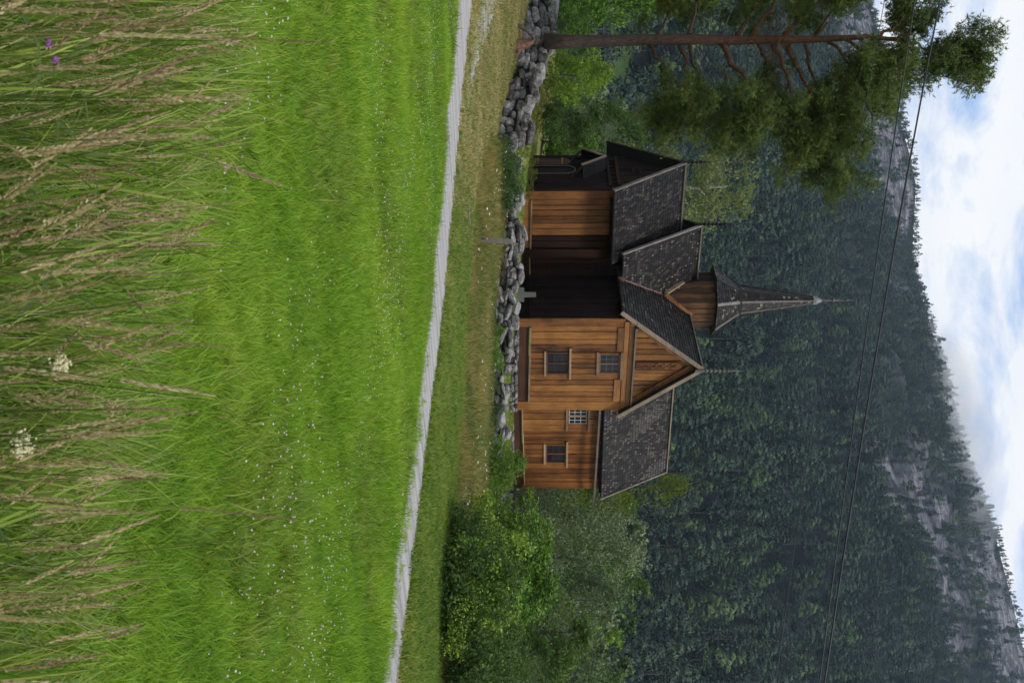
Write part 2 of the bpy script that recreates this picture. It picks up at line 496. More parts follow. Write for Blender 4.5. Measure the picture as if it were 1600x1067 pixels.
def ground_mat():
    mt, t, b = newmat('turf_soil')
    at = t.nodes.new('ShaderNodeAttribute'); at.attribute_name = 'dry'
    ge = t.nodes.new('ShaderNodeNewGeometry')
    n = noise(t, ge.outputs['Position'], 3.0, 8, 0.7)
    n2 = noise(t, ge.outputs['Position'], 0.35, 4, 0.6)
    g = ramp(t, [(0.3, (0.045, 0.085, 0.012)), (0.7, (0.13, 0.175, 0.030))]); t.links.new(n.outputs['Fac'], g.inputs['Fac'])
    d = ramp(t, [(0.3, (0.19, 0.155, 0.065)), (0.7, (0.42, 0.33, 0.16))]); t.links.new(n.outputs['Fac'], d.inputs['Fac'])
    f = mathn(t, 'ADD', at.outputs['Fac'], mathn(t, 'MULTIPLY', mathn(t, 'SUBTRACT', n2.outputs['Fac'], 0.5), 0.9))
    cl = t.nodes.new('ShaderNodeClamp'); t.links.new(f, cl.inputs[0])
    t.links.new(mixc(t, cl.outputs[0], g.outputs['Color'], d.outputs['Color']), b.inputs['Base Color'])
    b.inputs['Roughness'].default_value = 1.0
    b.inputs['Specular IOR Level'].default_value = 0.1
    bump(t, n.outputs['Fac'], b, 0.6, 0.08)
    return mt
M['ground'] = ground_mat()

def mountain_mat():
    mt, t, b = newmat('mountain_ground')
    at = t.nodes.new('ShaderNodeAttribute'); at.attribute_name = 'rock'
    am = t.nodes.new('ShaderNodeAttribute'); am.attribute_name = 'pasture'
    ge = t.nodes.new('ShaderNodeNewGeometry')
    n = noise(t, mapping(t, ge.outputs['Position'], (1.0, 1.0, 0.7)), 0.075, 12, 0.78, 0.6)
    n2 = noise(t, mapping(t, ge.outputs['Position'], (1, 1, 0.6)), 0.035, 6, 0.65, 0.5)
    rk = ramp(t, [(0.40, (0.022, 0.024, 0.030)), (0.50, (0.115, 0.112, 0.126)), (0.60, (0.31, 0.30, 0.32))])
    t.links.new(n.outputs['Fac'], rk.inputs['Fac'])
    gr = ramp(t, [(0.35, (0.003, 0.006, 0.005)), (0.65, (0.012, 0.020, 0.013))]); t.links.new(n2.outputs['Fac'], gr.inputs['Fac'])
    f = mathn(t, 'ADD', mathn(t, 'MULTIPLY', at.outputs['Fac'], 1.7), mathn(t, 'MULTIPLY', mathn(t, 'SUBTRACT', n2.outputs['Fac'], 0.5), 1.2))
    cl = t.nodes.new('ShaderNodeClamp'); t.links.new(f, cl.inputs[0])
    c = mixc(t, cl.outputs[0], gr.outputs['Color'], rk.outputs['Color'])
    c = mixc(t, am.outputs['Fac'], c, (0.075, 0.145, 0.028))
    t.links.new(c, b.inputs['Base Color']); b.inputs['Roughness'].default_value = 0.95
    b.inputs['Specular IOR Level'].default_value = 0.15
    bump(t, n.outputs['Fac'], b, 1.0, 6.0)
    return mt
M['mountain'] = mountain_mat()

# ------------------------------------------------------------------ terrain
CP = np.array([
    (0, -30, 0), (-20, -20, 0), (20, -20, 0), (0, 0, 0), (-3, 5, 0), (3, 5, 0), (0, 10, 0), (-6, 12, 0.02), (-6.5, 19, 0.0), (4, 10, 0), (7, 9, 0), (12, 8, 0), (-9, 24, 0.02), (-14, 22, 0.1), (-16, 10, 0.05),
    (-2, 18, 0), (2, 15, 0), (6, 12, 0), (1, 22, -.02), (-4, 25, -.05),
    (-15, 39, 1.5), (-12.4, 38, 1.25), (-9.6, 36.2, 0.85), (-8.0, 35.2, 0.40), (-6.4, 34.5, 0.10), (-5, 33.6, 0.25),
    (-3.3, 34, 0.15), (-1.7, 33.6, 0.0), (-0.7, 33.2, -0.12), (1.3, 33.2, -0.2), (3.0, 33.2, -0.2), (6, 34, -0.15),
    (-9.0, 30, 0.35), (-5, 29, 0.0), (0, 27, -.15), (4, 25, -.15), (9, 22, -.15),
    (-3.9, 47, 0.68), (-5.5, 47, 0.75), (-2.0, 46.5, 0.58), (0, 46, 0.30), (-1.1, 49.4, 0.18), (3.5, 52, 0.0), (2.5, 48, 0.12), (8.6, 60.6, -.25), (6, 45, 0.0),
    (-7.3, 50.4, 0.78), (-9.9, 55, 1.05), (-3.3, 53.5, 0.60), (2, 56, 0.3),
    (-9, 40, 1.0), (-6, 38, 0.62), (-3, 37, 0.55), (0, 37, 0.35), (3, 37, 0.15),
    (-14, 45, 2.0), (-20, 48, 2.4), (-25, 60, 3.2), (-30, 30, 1.8), (-40, 80, 3.5), (-10, 75, 2.0),
    (12, 30, -.5), (9, 30, -.3), (14, 45, -.9), (18, 60, -1.5), (25, 30, -1.2), (40, 80, -3), (20, 15, -.3), (10, 80, -1), (0, 100, 0), (40, 110, -2), (-40, 110, 2),
    (80, 60, -2), (-80, 60, 3), (80, -20, 0), (-80, -20, 1)], dtype=float)
_d = np.linalg.norm(CP[:, None, :2] - CP[None, :, :2], axis=2)
_A = np.zeros((len(CP) + 3,) * 2)
_A[:len(CP), :len(CP)] = _d - np.eye(len(CP)) * 0.25
_A[:len(CP), len(CP)] = 1; _A[:len(CP), len(CP) + 1:] = CP[:, :2]
_A[len(CP):, :len(CP)] = _A[:len(CP), len(CP):].T
_w = np.linalg.solve(_A, np.concatenate([CP[:, 2], np.zeros(3)]))

def near_z(x, y):
    x = np.asarray(x, float); y = np.asarray(y, float)
    xs = np.clip(x, -90, 90).ravel(); ys = np.clip(y, -40, 120).ravel()
    out = np.empty(len(xs))
    for i in range(0, len(xs), 20000):
        p = np.stack([xs[i:i + 20000], ys[i:i + 20000]], 1)
        dd = np.linalg.norm(p[:, None] - CP[None, :, :2], axis=2)
        out[i:i + 20000] = dd @ _w[:len(CP)] + _w[len(CP)] + p @ _w[len(CP) + 1:]
    return out.reshape(x.shape)

RIDGE = 1000.0
_ru = np.array([-400, -150, 0, 60, 140, 200, 250, 290, 330, 400, 440, 480, 530, 560, 620, 700, 760, 820, 870, 930, 1000, 1067, 1250, 1500], float)
_rv = np.array([1250, 1320, 1362, 1380, 1403, 1416, 1430, 1438, 1436, 1433, 1438, 1452, 1466, 1476, 1487, 1512, 1534, 1556, 1569, 1584, 1600, 1618, 1640, 1600], float)
_rx = (_ru - 533.5) / F * RIDGE
_rz = (_rv - 12 - 845) / F * RIDGE + EYE
Y0 = 250.0
def mount_z(x, y):
    x = np.asarray(x, float); y = np.asarray(y, float)
    t = (y - Y0) / (RIDGE - Y0)
    zr = np.interp(x * RIDGE / np.clip(y, 400, 2000), _rx, _rz)
    tt = np.clip(t, 0, 1)
    prof = np.where(t <= 1, tt ** 1.12, 1 - 0.45 * np.clip(t - 1, 0, 2))
    amp = 13 * np.clip(tt * 3, 0, 1) * np.clip((1 - tt) * 4, 0, 1)
    nzv = (np.sin(x * 0.021 + y * 0.008) + 0.7 * np.sin(x * 0.043 - y * 0.019 + 1.7) + 0.6 * np.sin(y * 0.05 + x * 0.012 + 0.6) + 0.5 * np.sin(x * 0.09 + 2.1 + y * 0.03)) * amp * 0.5
    return zr * prof + nzv

def ground_z(x, y):
    x = np.asarray(x, float); y = np.asarray(y, float)
    s = np.clip((y - 70) / 60, 0, 1); s = s * s * (3 - 2 * s)
    nz_ = near_z(x, y)
    return nz_ * (1 - s) + (0.5 + mount_z(x, y)) * s

def gz(x, y): return float(ground_z(np.array([x]), np.array([y]))[0])

# line of the grass edge along the road and the far edge of the gravel
def lerp_line(pts):
    p = sorted(pts); xs = [q[0] for q in p]; ys = [q[1] for q in p]
    return lambda x: np.interp(x, xs, ys)
EDGE = lerp_line([(-30, 40), (-12, 25.2), (-6.5, 19.9), (-0.3, 14.7), (3.4, 10.3), (7, 6.0), (14, -2)])
FARE = lerp_line([(-30, 44), (-13, 29.6), (-8.5, 25.2), (-5.8, 22.7), (-3.6, 20.6), (-0.35, 17.4), (1.6, 14.9), (3.95, 11.9), (7.6, 7.6), (15, -1)])

def grid_mesh(xs, ys, zf, name, mat, attrs):
    X, Y = np.meshgrid(xs, ys)
    Z = zf(X, Y)
    V = np.stack([X.ravel(), Y.ravel(), Z.ravel()], 1)
    nx, ny = len(xs), len(ys)
    i, j = np.meshgrid(np.arange(nx - 1), np.arange(ny - 1))
    a = (j * nx + i).ravel()
    Fc = np.stack([a, a + 1, a + nx + 1, a + nx], 1)
    me = mesh_np(name, V, Fc, mat, True)
    for k_, fn in attrs.items():
        at = me.attributes.new(k_, 'FLOAT', 'POINT')
        at.data.foreach_set('value', fn(X.ravel(), Y.ravel()).astype(np.float32))
    return me

def dryness(x, y):
    fe = FARE(x)
    beyond = np.clip((y - fe) / 0.4, 0, 1)
    left = np.clip((0.5 - (x + 0.03 * (y - 20))) / 5.0, 0.25, 1.0)
    wallz = np.clip((36 - y) / 3, 0.35, 1)
    return beyond * left * wallz

xs = np.concatenate([np.linspace(-90, -24, 14)[:-1], np.arange(-24, 24.01, 0.5), np.linspace(24, 90, 14)[1:]])
ys = np.concatenate([np.linspace(-40, -2, 8)[:-1], np.arange(-2, 66, 0.5), np.linspace(66, 130, 26)])
g = obj('ground', grid_mesh(xs, ys, ground_z, 'ground', M['ground'], {'dry': dryness}))
g['kind'] = 'structure'

# rock faces and the small pasture on the mountain (x, y, half-width, half-depth)
ROCKS = [(-175, 900, 72, 85, 1.25), (-220, 815, 55, 70, 1.1), (255, 905, 85, 55, 1.2), (315, 935, 80, 70, 1.3), (140, 775, 75, 65, 1.1), (-150, 850, 55, 95, 1.0), (-165, 760, 40, 60, .7), (-240, 640, 45, 60, .9), (-130, 940, 45, 45, .9), (150, 800, 70, 70, .75), (85, 690, 38, 40, .95), (195, 790, 65, 50, .8), (275, 940, 90, 55, 1.0),
         (330, 960, 60, 60, 1.0), (225, 960, 60, 30, .9), (-40, 900, 30, 30, .5), (60, 850, 30, 40, .55), (-300, 900, 60, 80, .9), (-100, 690, 24, 34, .45), (20, 760, 30, 30, .4), (110, 880, 50, 30, .6)]
def rockness(x, y):
    o = np.zeros_like(x, dtype=float)
    for (a, b_, w_, d_, s_) in ROCKS:
        q = ((x - a) / w_) ** 2 + ((y - b_) / d_) ** 2
        o = np.maximum(o, s_ * np.clip(1.35 - q, 0, 1))
    o = o * (0.62 + 0.38 * np.sin(x * 0.11 + y * 0.03) * np.sin(y * 0.085 - x * 0.05))
    return o
PAST = (-94, 322, 22, 17)
def pasture(x, y):
    q = ((x - PAST[0]) / PAST[2]) ** 2 + ((y - PAST[1]) / PAST[3]) ** 2
    return np.clip((1.15 - q) * 3, 0, 1)
xs = np.concatenate([np.linspace(-900, -500, 12)[:-1], np.arange(-500, 501, 8.0), np.linspace(500, 900, 12)[1:]])
ys = np.concatenate([np.arange(130, 1100, 9.0), np.linspace(1100, 1500, 10)])
mo = obj('mountain', grid_mesh(xs, ys, ground_z, 'mountain', M['mountain'], {'rock': rockness, 'pasture': pasture}))
mo['kind'] = 'structure'

# gravel road: a sheet with a crumbling edge just above the turf
def strip(name, lo, hi, mat, x0, x1, n, m_, lift):
    V = []; Fc = []
    for i in range(n + 1):
        x = x0 + (x1 - x0) * i / n
        a_, b_ = lo(x), hi(x)
        for j in range(m_ + 1):
            y = a_ + (b_ - a_) * j / m_
            V.append((x, y, 0))
    V = np.array(V)
    V[:, 2] = ground_z(V[:, 0], V[:, 1]) + lift
    for i in range(n):
        for j in range(m_):
            k = i * (m_ + 1) + j
            Fc.append((k, k + m_ + 1, k + m_ + 2, k + 1))
    o = obj(name, mesh_np(name, V, Fc, mat, True))
    o['kind'] = 'structure'
    return o
jit = rng.normal(0, 1, 4000)
def rough_edge(x, s):
    k = (x + 30) * 14
    i = int(k) % 3990
    return s * (jit[i] * (1 - (k - int(k))) + jit[i + 1] * (k - int(k)))
strip('gravel_road', lambda x: float(EDGE(x)) - 0.9 + 0.0 * x, lambda x: float(FARE(x)) + rough_edge(x, 0.10) * (1 + 0.8 * (x < -3)), M['gravel'], -30, 13, 600, 7, 0.012)
# the worn gravel shoulder that spreads on the left
strip('gravel_shoulder', lambda x: float(FARE(x)) + 1.0 + rough_edge(x + 3.3, 0.28), lambda x: float(FARE(x)) + 1.0 + max(0.03, min(2.6, (-3.7 - x) * 0.5)) + rough_edge(x + 9.1, 0.30), M['gravel'], -14, -4.2, 220, 3, 0.016)

# ------------------------------------------------------------------ scattering
def scatter(name, pts, rots, scales, meshes, kind_label=None):
    """one object of kind stuff: points that carry instances of the given meshes"""
    coll = bpy.data.collections.new(name + '_kinds')
    for i, me in enumerate(meshes):
        coll.objects.link(bpy.data.objects.new(name + '_piece', me))
    pm = bpy.data.meshes.new(name)
    pm.vertices.add(len(pts))
    pm.vertices.foreach_set('co', np.asarray(pts, dtype=np.float32).ravel())
    a = pm.attributes.new('rot', 'FLOAT_VECTOR', 'POINT'); a.data.foreach_set('vector', np.asarray(rots, dtype=np.float32).ravel())
    a = pm.attributes.new('scl', 'FLOAT_VECTOR', 'POINT')
    sc = np.asarray(scales, dtype=np.float32)
    if sc.ndim == 1: sc = np.repeat(sc[:, None], 3, 1)
    a.data.foreach_set('vector', sc.ravel())
    o = obj(name, pm)
    ng = bpy.data.node_groups.new(name + '_nodes', 'GeometryNodeTree')
    ng.interface.new_socket('Geometry', in_out='INPUT', socket_type='NodeSocketGeometry')
    ng.interface.new_socket('Geometry', in_out='OUTPUT', socket_type='NodeSocketGeometry')
    gi = ng.nodes.new('NodeGroupInput'); go = ng.nodes.new('NodeGroupOutput')
    ip = ng.nodes.new('GeometryNodeInstanceOnPoints')
    ci = ng.nodes.new('GeometryNodeCollectionInfo')
    ci.inputs['Collection'].default_value = coll
    ci.inputs['Separate Children'].default_value = True
    ci.inputs['Reset Children'].default_value = True
    ip.inputs['Pick Instance'].default_value = True
    na = ng.nodes.new('GeometryNodeInputNamedAttribute'); na.data_type = 'FLOAT_VECTOR'; na.inputs['Name'].default_value = 'rot'
    nb = ng.nodes.new('GeometryNodeInputNamedAttribute'); nb.data_type = 'FLOAT_VECTOR'; nb.inputs['Name'].default_value = 'scl'
    er = ng.nodes.new('FunctionNodeEulerToRotation')
    l_ = ng.links.new
    l_(gi.outputs[0], ip.inputs['Points']); l_(ci.outputs[0], ip.inputs['Instance'])
    l_(na.outputs['Attribute'], er.inputs[0]); l_(er.outputs[0], ip.inputs['Rotation']); l_(nb.outputs['Attribute'], ip.inputs['Scale'])
    l_(ip.outputs[0], go.inputs[0])
    md = o.modifiers.new('scatter', 'NODES'); md.node_group = ng
    o['kind'] = 'stuff'
    return o

def blades(n, h, w, spread, bend, seed, mat, seg=3, name='tuft', lean=0.0):
    r_ = np.random.default_rng(seed)
    V = []; Fc = []; A = []
    for i in range(n):
        ang = r_.uniform(0, 2 * PI); rr = spread * math.sqrt(r_.uniform())
        bx, by = rr * math.cos(ang), rr * math.sin(ang)
        d = r_.uniform(0, 2 * PI)
        hh = h * r_.uniform(0.55, 1.15); bb = bend * r_.uniform(0.2, 1.3) * hh
        dx, dy = math.cos(d), math.sin(d)
        fx, fy = -dy, dx
        val = r_.uniform(0, 1)
        base = len(V)
        for s in range(seg + 1):
            u = s / seg
            ww = w * r_.uniform(0.85, 1.15) * (1 - u ** 1.8) * 0.5
            cx = bx + dx * bb * u * u; cy = by + dy * bb * u * u; cz = hh * (u - 0.25 * min(1, bend) * u * u)
            if s < seg:
                V += [(cx - fx * ww, cy - fy * ww, cz), (cx + fx * ww, cy + fy * ww, cz)]
            else: V.append((cx, cy, cz))
        for s in range(seg - 1):
            k = base + 2 * s
            Fc.append((k, k + 1, k + 3, k + 2)); A.append(val)
        k = base + 2 * (seg - 1)
        Fc.append((k, k + 1, k + 2)); A.append(val)
    return mesh_np(name, V, Fc, mat, True, {'v': A})

def rand_in(n, fn_accept, x0, x1, y0, y1):
    out = []
    tot = 0
    while tot < n:
        p = rng.uniform((x0, y0), (x1, y1), (max(4000, n), 2))
        k = fn_accept(p[:, 0], p[:, 1])
        p = p[k]
        out.append(p); tot += len(p)
    return np.concatenate(out)[:n]

def rots_for(n, tilt=0.15):
    return np.stack([rng.normal(0, tilt, n), rng.normal(0, tilt, n), rng.uniform(0, 2 * PI, n)], 1)

def put(p): return np.column_stack([p[:, 0], p[:, 1], ground_z(p[:, 0], p[:, 1]) - 0.008])

# field grass, finer and denser near the eye
K = 0.345
inview = lambda x, y: np.abs(x) < K * np.maximum(y, 0) + 0.9
def in_field(x, y, y0, y1): return inview(x, y) & (y > y0) & (y < y1) & (y < EDGE(x) - 0.02)
m_near = [blades(46, 0.115, 0.0046, 0.085, 0.85, 100 + i, M['field'], 3, 'grass_tuft') for i in range(5)]
m_far = [blades(34, 0.135, 0.009, 0.12, 0.7, 120 + i, M['field'], 2, 'grass_tuft') for i in range(4)]
pA = rand_in(15000, lambda x, y: in_field(x, y, 2.2, 8.5), -4.5, 4.5, 2.2, 8.5)
scatter('field_grass', put(pA), rots_for(len(pA)), rng.uniform(0.6, 1.35, len(pA)), m_near)
pB = rand_in(26000, lambda x, y: in_field(x, y, 7.5, 27), -11, 5.5, 7.5, 27)
sB = rng.uniform(0.65, 1.25, len(pB)) * (1.0 + 0.25 * np.sin(pB[:, 0] * 1.3 + pB[:, 1] * 0.9) * np.sin(pB[:, 1] * 1.7 - pB[:, 0]))
scatter('meadow_grass', put(pB), rots_for(len(pB)), sB, m_far)
# darker weeds and tussocks, and dry yellowed tufts, in uneven patches
m_weed = [blades(30, 0.21, 0.010, 0.10, 0.7, 140 + i, M['verge_green'], 3, 'weed_tuft') for i in range(3)]
pw = rand_in(1500, lambda x, y: in_field(x, y, 3.5, 24) & (np.sin(x * 1.7 - y * 1.1) * np.sin(y * 0.9 + x * 0.7 + 2) + rng.normal(0, 0.35, x.shape) > 0.55), -9, 5, 3.5, 24)
scatter('meadow_weeds', put(pw), rots_for(len(pw), 0.3), rng.uniform(0.5, 1.15, len(pw)), m_weed)
# the ragged taller fringe that hangs over the road
pE = []
for x in np.arange(-9, 7, 0.02):
    pE.append((x + rng.normal(0, 0.03), EDGE(x) - abs(rng.normal(0.0, 0.16)) - 0.05))
pE = np.array(pE)
pE = pE[rng.uniform(0, 1, len(pE)) < 0.55 + 0.45 * np.sin(pE[:, 0] * 5.1) * np.sin(pE[:, 0] * 1.9 + 1)]
scatter('fringe_grass', put(pE), rots_for(len(pE), 0.25), rng.uniform(0.6, 1.0, len(pE)) * (1.1 + 0.5 * np.sin(pE[:, 0] * 3.7 + 0.5) * np.sin(pE[:, 0] * 1.3)), m_far)

# clover heads
def ball(r_, n=2, seed=0, mat=None, name='flower_head'):
    bm = bmesh.new(); bmesh.ops.create_icosphere(bm, subdivisions=1, radius=r_)
    q = random.Random(seed)
    for v in bm.verts: v.co *= q.uniform(0.75, 1.2); v.co.z *= 0.8
    me = bpy.data.meshes.new(name); bm.to_mesh(me); bm.free()
    a = me.attributes.new('v', 'FLOAT', 'FACE'); a.data.foreach_set('value', np.array([q.uniform(0, 1) for _ in me.polygons], dtype=np.float32))
    me.materials.append(mat); return me
cl = [ball(0.0068, 1, s, M['petal_white']) for s in range(3)]
pc = rand_in(2300, lambda x, y: in_field(x, y, 4.5, 22) & (np.sin(x * 1.1 + y * 0.75 + 1.0) + np.sin(y * 1.3 - x * 0.6) + 0.9 * np.sin((x + y * 0.9) * 2.3) + rng.normal(0, 0.8, x.shape) > 0.75), -9, 5, 4.5, 22)
P = put(pc); P[:, 2] += rng.uniform(0.09, 0.17, len(P))
scatter('clover_flowers', P, rots_for(len(P)), rng.uniform(0.7, 1.25, len(P)), cl)

# grass that creeps into the gravel on the right and at the crown of the road
pr_ = []
for x in np.arange(-1.5, 6.5, 0.012):
    if rng.uniform() < np.clip((x + 0.5) / 4, 0.05, 0.9) * (0.5 + 0.5 * np.sin(x * 9) * np.sin(x * 3.3 + 1)):
        pr_.append((x, EDGE(x) + (FARE(x) - EDGE(x)) * rng.uniform(0.30, 0.52)))
pr_ = np.array(pr_)
scatter('road_grass', put(pr_), rots_for(len(pr_), 0.25), rng.uniform(0.3, 0.75, len(pr_)), m_far)
# mown verge beyond the road
v_dry = [blades(22, 0.075, 0.011, 0.12, 0.9, 200 + i, M['straw'], 2, 'mown_tuft') for i in range(4)]
v_green = [blades(24, 0.10, 0.012, 0.12, 0.8, 220 + i, M['verge_green'], 2, 'mown_tuft') for i in range(4)]
v_bank = [blades(24, 0.30, 0.013, 0.15, 0.6, 240 + i, M['bank'], 3, 'bank_tuft') for i in range(4)]
bank_line = lambda x: np.interp(x, [-10, -6, -4, -2, 0, 2.5, 5, 8, 12], [60, 30.5, 27.5, 25, 22.8, 19.8, 17.4, 15.0, 13.0])
def beyond(x, y, o=0.0): return inview(x, y) & (y > FARE(x) + o)
wall_y = lambda x: np.interp(x, [-16, -12.6, -9.6, -8.0, -6.2, -5.2, -3.3, -1.7, 0, 3.2, 6, 14], [40.4, 38.2, 36.6, 35.5, 34.8, 34.5, 34.3, 33.8, 33.6, 33.6, 34.5, 37])
def drymask(x, y): return rng.uniform(0, 1, x.shape) < np.clip((1.5 - x - 0.06 * (y - 18)) / 5.0, 0.06, 0.97)
cnt = 15000
p = rand_in(cnt, lambda x, y: (beyond(x, y, 0.05) | (beyond(x, y, -0.30) & (rng.uniform(0, 1, x.shape) < 0.25))) & (y < wall_y(x)) & (y < bank_line(x) + 1.0) & drymask(x, y) & ~((y - FARE(x) > 1.0) & (y - FARE(x) < 1.0 + np.clip((-3.7 - x) * 0.5, 0, 2.6)) & (rng.uniform(0, 1, x.shape) < 0.72)), -15, 7, 9, 40)
scatter('dry_verge_grass', put(p), rots_for(len(p), 0.2), rng.uniform(0.6, 1.4, len(p)), v_dry)
p = rand_in(15000, lambda x, y: (beyond(x, y, 0.02) | (beyond(x, y, -0.25) & (rng.uniform(0, 1, x.shape) < 0.25))) & (y < wall_y(x)) & (y < bank_line(x) + 1.2) & ~drymask(x, y), -12, 8, 8, 36)
scatter('green_verge_grass', put(p), rots_for(len(p), 0.2), rng.uniform(0.6, 1.4, len(p)), v_green)
p = rand_in(15000, lambda x, y: beyond(x, y, 0.3) & (y > bank_line(x) + rng.normal(0, 0.3, x.shape)) & (y < wall_y(x) - 0.1), -7, 13, 13, 37)
sc = rng.uniform(0.6, 1.5, len(p)) * np.clip(0.6 + (p[:, 1] - bank_line(p[:, 0])) * 0.25, 0.5, 1.15)
scatter('bank_grass', put(p), rots_for(len(p), 0.2), sc, v_bank)
# churchyard turf behind the wall
p = rand_in(9000, lambda x, y: inview(x, y) & (y > wall_y(x) + 0.3), -16, 19, 33, 58)
scatter('churchyard_grass', put(p), rots_for(len(p), 0.2), rng.uniform(0.8, 1.8, len(p)), v_green + v_dry[:2])
# white umbels and small flowers on the bank
um = [ball(0.035, 1, 50 + s, M['petal_white']) for s in range(3)]
p = rand_in(230, lambda x, y: inview(x, y) & (y > bank_line(x)) & (y < wall_y(x) - 0.3) & (np.sin(x * 2.1 + y) + rng.normal(0, .6, x.shape) > 0.3), -6, 9, 15, 35)
P = put(p); P[:, 2] += rng.uniform(0.22, 0.5, len(P))
scatter('bank_flowers', P, rots_for(len(P)), np.column_stack([rng.uniform(0.5, 1.3, len(P))] * 2 + [rng.uniform(0.2, 0.5, len(P))]), um)

# coarse undergrowth in front of the lens
m_co = [blades(26, 0.25, 0.008, 0.10, 0.8, 300 + i, M['coarse'], 4, 'coarse_tuft') for i in range(5)]
fg_line = lambda x: np.interp(x, [-2.5, -1.0, -0.3, 0.2, 0.8, 1.6], [5.6, 4.7, 4.0, 3.8, 3.4, 3.2])
p = rand_in(2300, lambda x, y: inview(x, y) & (y > 1.5) & (y < fg_line(x) + rng.normal(0, 0.25, x.shape)), -2.6, 1.9, 1.5, 5.8)
scatter('undergrowth', put(p), rots_for(len(p), 0.22), rng.uniform(0.6, 1.25, len(p)), m_co)

# ------------------------------------------------------------------ the church
# local frame: x runs along the gable wall (to the right and away), y runs away from it, z up; origin at its near corner
CH_A = R(32)
church = empty('stave_church', (-1.086, 50.0, 0.30), CH_A)
tag(church, 'tarred wooden stave church with steep shingled roofs and small pointed spire', 'church')

def part(mb, name, mat, parent=church, label=None, smooth=False):
    o = mb.build(name, mat, parent, smooth)
    if label: o['label'] = label
    return o

def board(parent, name, mat, p, q, w, h, upv=(0, 0, 1), **k):
    mb = MB(); mb.bar(p, q, w, h, upv, **k)
    return part(mb, name, mat, parent)

def cuts_between(brk, w0):
    out = [brk[0]]
    for a, b in zip(brk[:-1], brk[1:]):
        n = max(1, round((b - a) / w0))
        xs_ = [a + (b - a) * (i + rnd.uniform(-0.18, 0.18)) / n for i in range(1, n)]
        out += xs_ + [b]
    return out

def plank_mesh(mp_, s0, s1, z0, z1a, z1b, thick, proud, mat, chamf=0.022):
    """one upright board; mp_(s, d, z) maps (along, outward, up) to the church frame; its top may be cut on a slant"""
    V = []
    for z_, top in ((z0, False), (None, True)):
        for s_, d_ in ((s0, 0), (s0, thick + proud - chamf), (s0 + chamf, thick + proud), (s1 - chamf, thick + proud), (s1, thick + proud - chamf), (s1, 0)):
            zz = z0 if not top else z1a + (z1b - z1a) * (s_ - s0) / max(1e-6, s1 - s0)
            V.append(mp_(s_, d_, zz))
    Fc = [(0, 1, 2, 3, 4, 5), (11, 10, 9, 8, 7, 6)] + [(i, i + 6, (i + 1) % 6 + 6, (i + 1) % 6) for i in range(6)]
    me = mesh_np('plank', V, Fc, mat)
    bm = bmesh.new(); bm.from_mesh(me); bmesh.ops.recalc_face_normals(bm, faces=bm.faces); bm.to_mesh(me); bm.free()
    return me

def plank_wall(name, mp_, s0, s1, z0, top, mat, w0=0.33, holes=(), label=None, backdepth=0.25, mat_fn=None, minh=0.05):
    """dark backing with upright boards; top is a number or a function of s; holes are (s0, s1, z0, z1)"""
    tf = top if callable(top) else (lambda s: top)
    brk = [s0]
    for h in sorted(holes):
        for e in (h[0], h[1]):
            if all(abs(e - q) > 0.04 for q in brk) and s0 < e < s1: brk.append(e)
    brk = sorted(brk) + [s1]
    if callable(top) and hasattr(top, 'peak'):
        brk = sorted(brk + [top.peak])
    mb = MB()
    ns = 8 if callable(top) else 1
    sl = sorted(set([s0 + (s1 - s0) * i / ns for i in range(ns + 1)] + ([top.peak] if hasattr(top, 'peak') else [])))
    for a, b in zip(sl[:-1], sl[1:]):
        mb.hexa([mp_(a, -backdepth, z0), mp_(b, -backdepth, z0), mp_(b, -0.004, z0), mp_(a, -0.004, z0), mp_(a, -backdepth, tf(a)), mp_(b, -backdepth, tf(b)), mp_(b, -0.004, tf(b)), mp_(a, -0.004, tf(a))])
    w = part(mb, name, M['void'], church, label)
    cs = cuts_between(brk, w0)
    for a, b in zip(cs[:-1], cs[1:]):
        pr = rnd.uniform(0, 0.034)
        segs = [(z0, None)]
        for h in holes:
            if a < h[1] - 0.02 and b > h[0] + 0.02:
                segs = [(z0, h[2]), (h[3], None)]
                hs = [q for q in holes if a < q[1] - 0.02 and b > q[0] + 0.02]
                hs.sort(key=lambda q: q[2])
                segs = []; c = z0
                for q in hs: segs.append((c, q[2])); c = q[3]
                segs.append((c, None))
                break
        for za, zb in segs:
            ta, tb = (tf(a), tf(b)) if zb is None else (zb, zb)
            if min(ta, tb) - za < minh and max(ta, tb) - za < minh * 2: continue
            ta = max(ta, za + 0.01); tb = max(tb, za + 0.01)
            mm = mat_fn((a + b) / 2) if mat_fn else mat
            obj('plank', plank_mesh(mp_, a + rnd.uniform(0.007, 0.013), b - rnd.uniform(0.007, 0.013), za, ta, tb, 0.035, pr, mm), w)
    return w

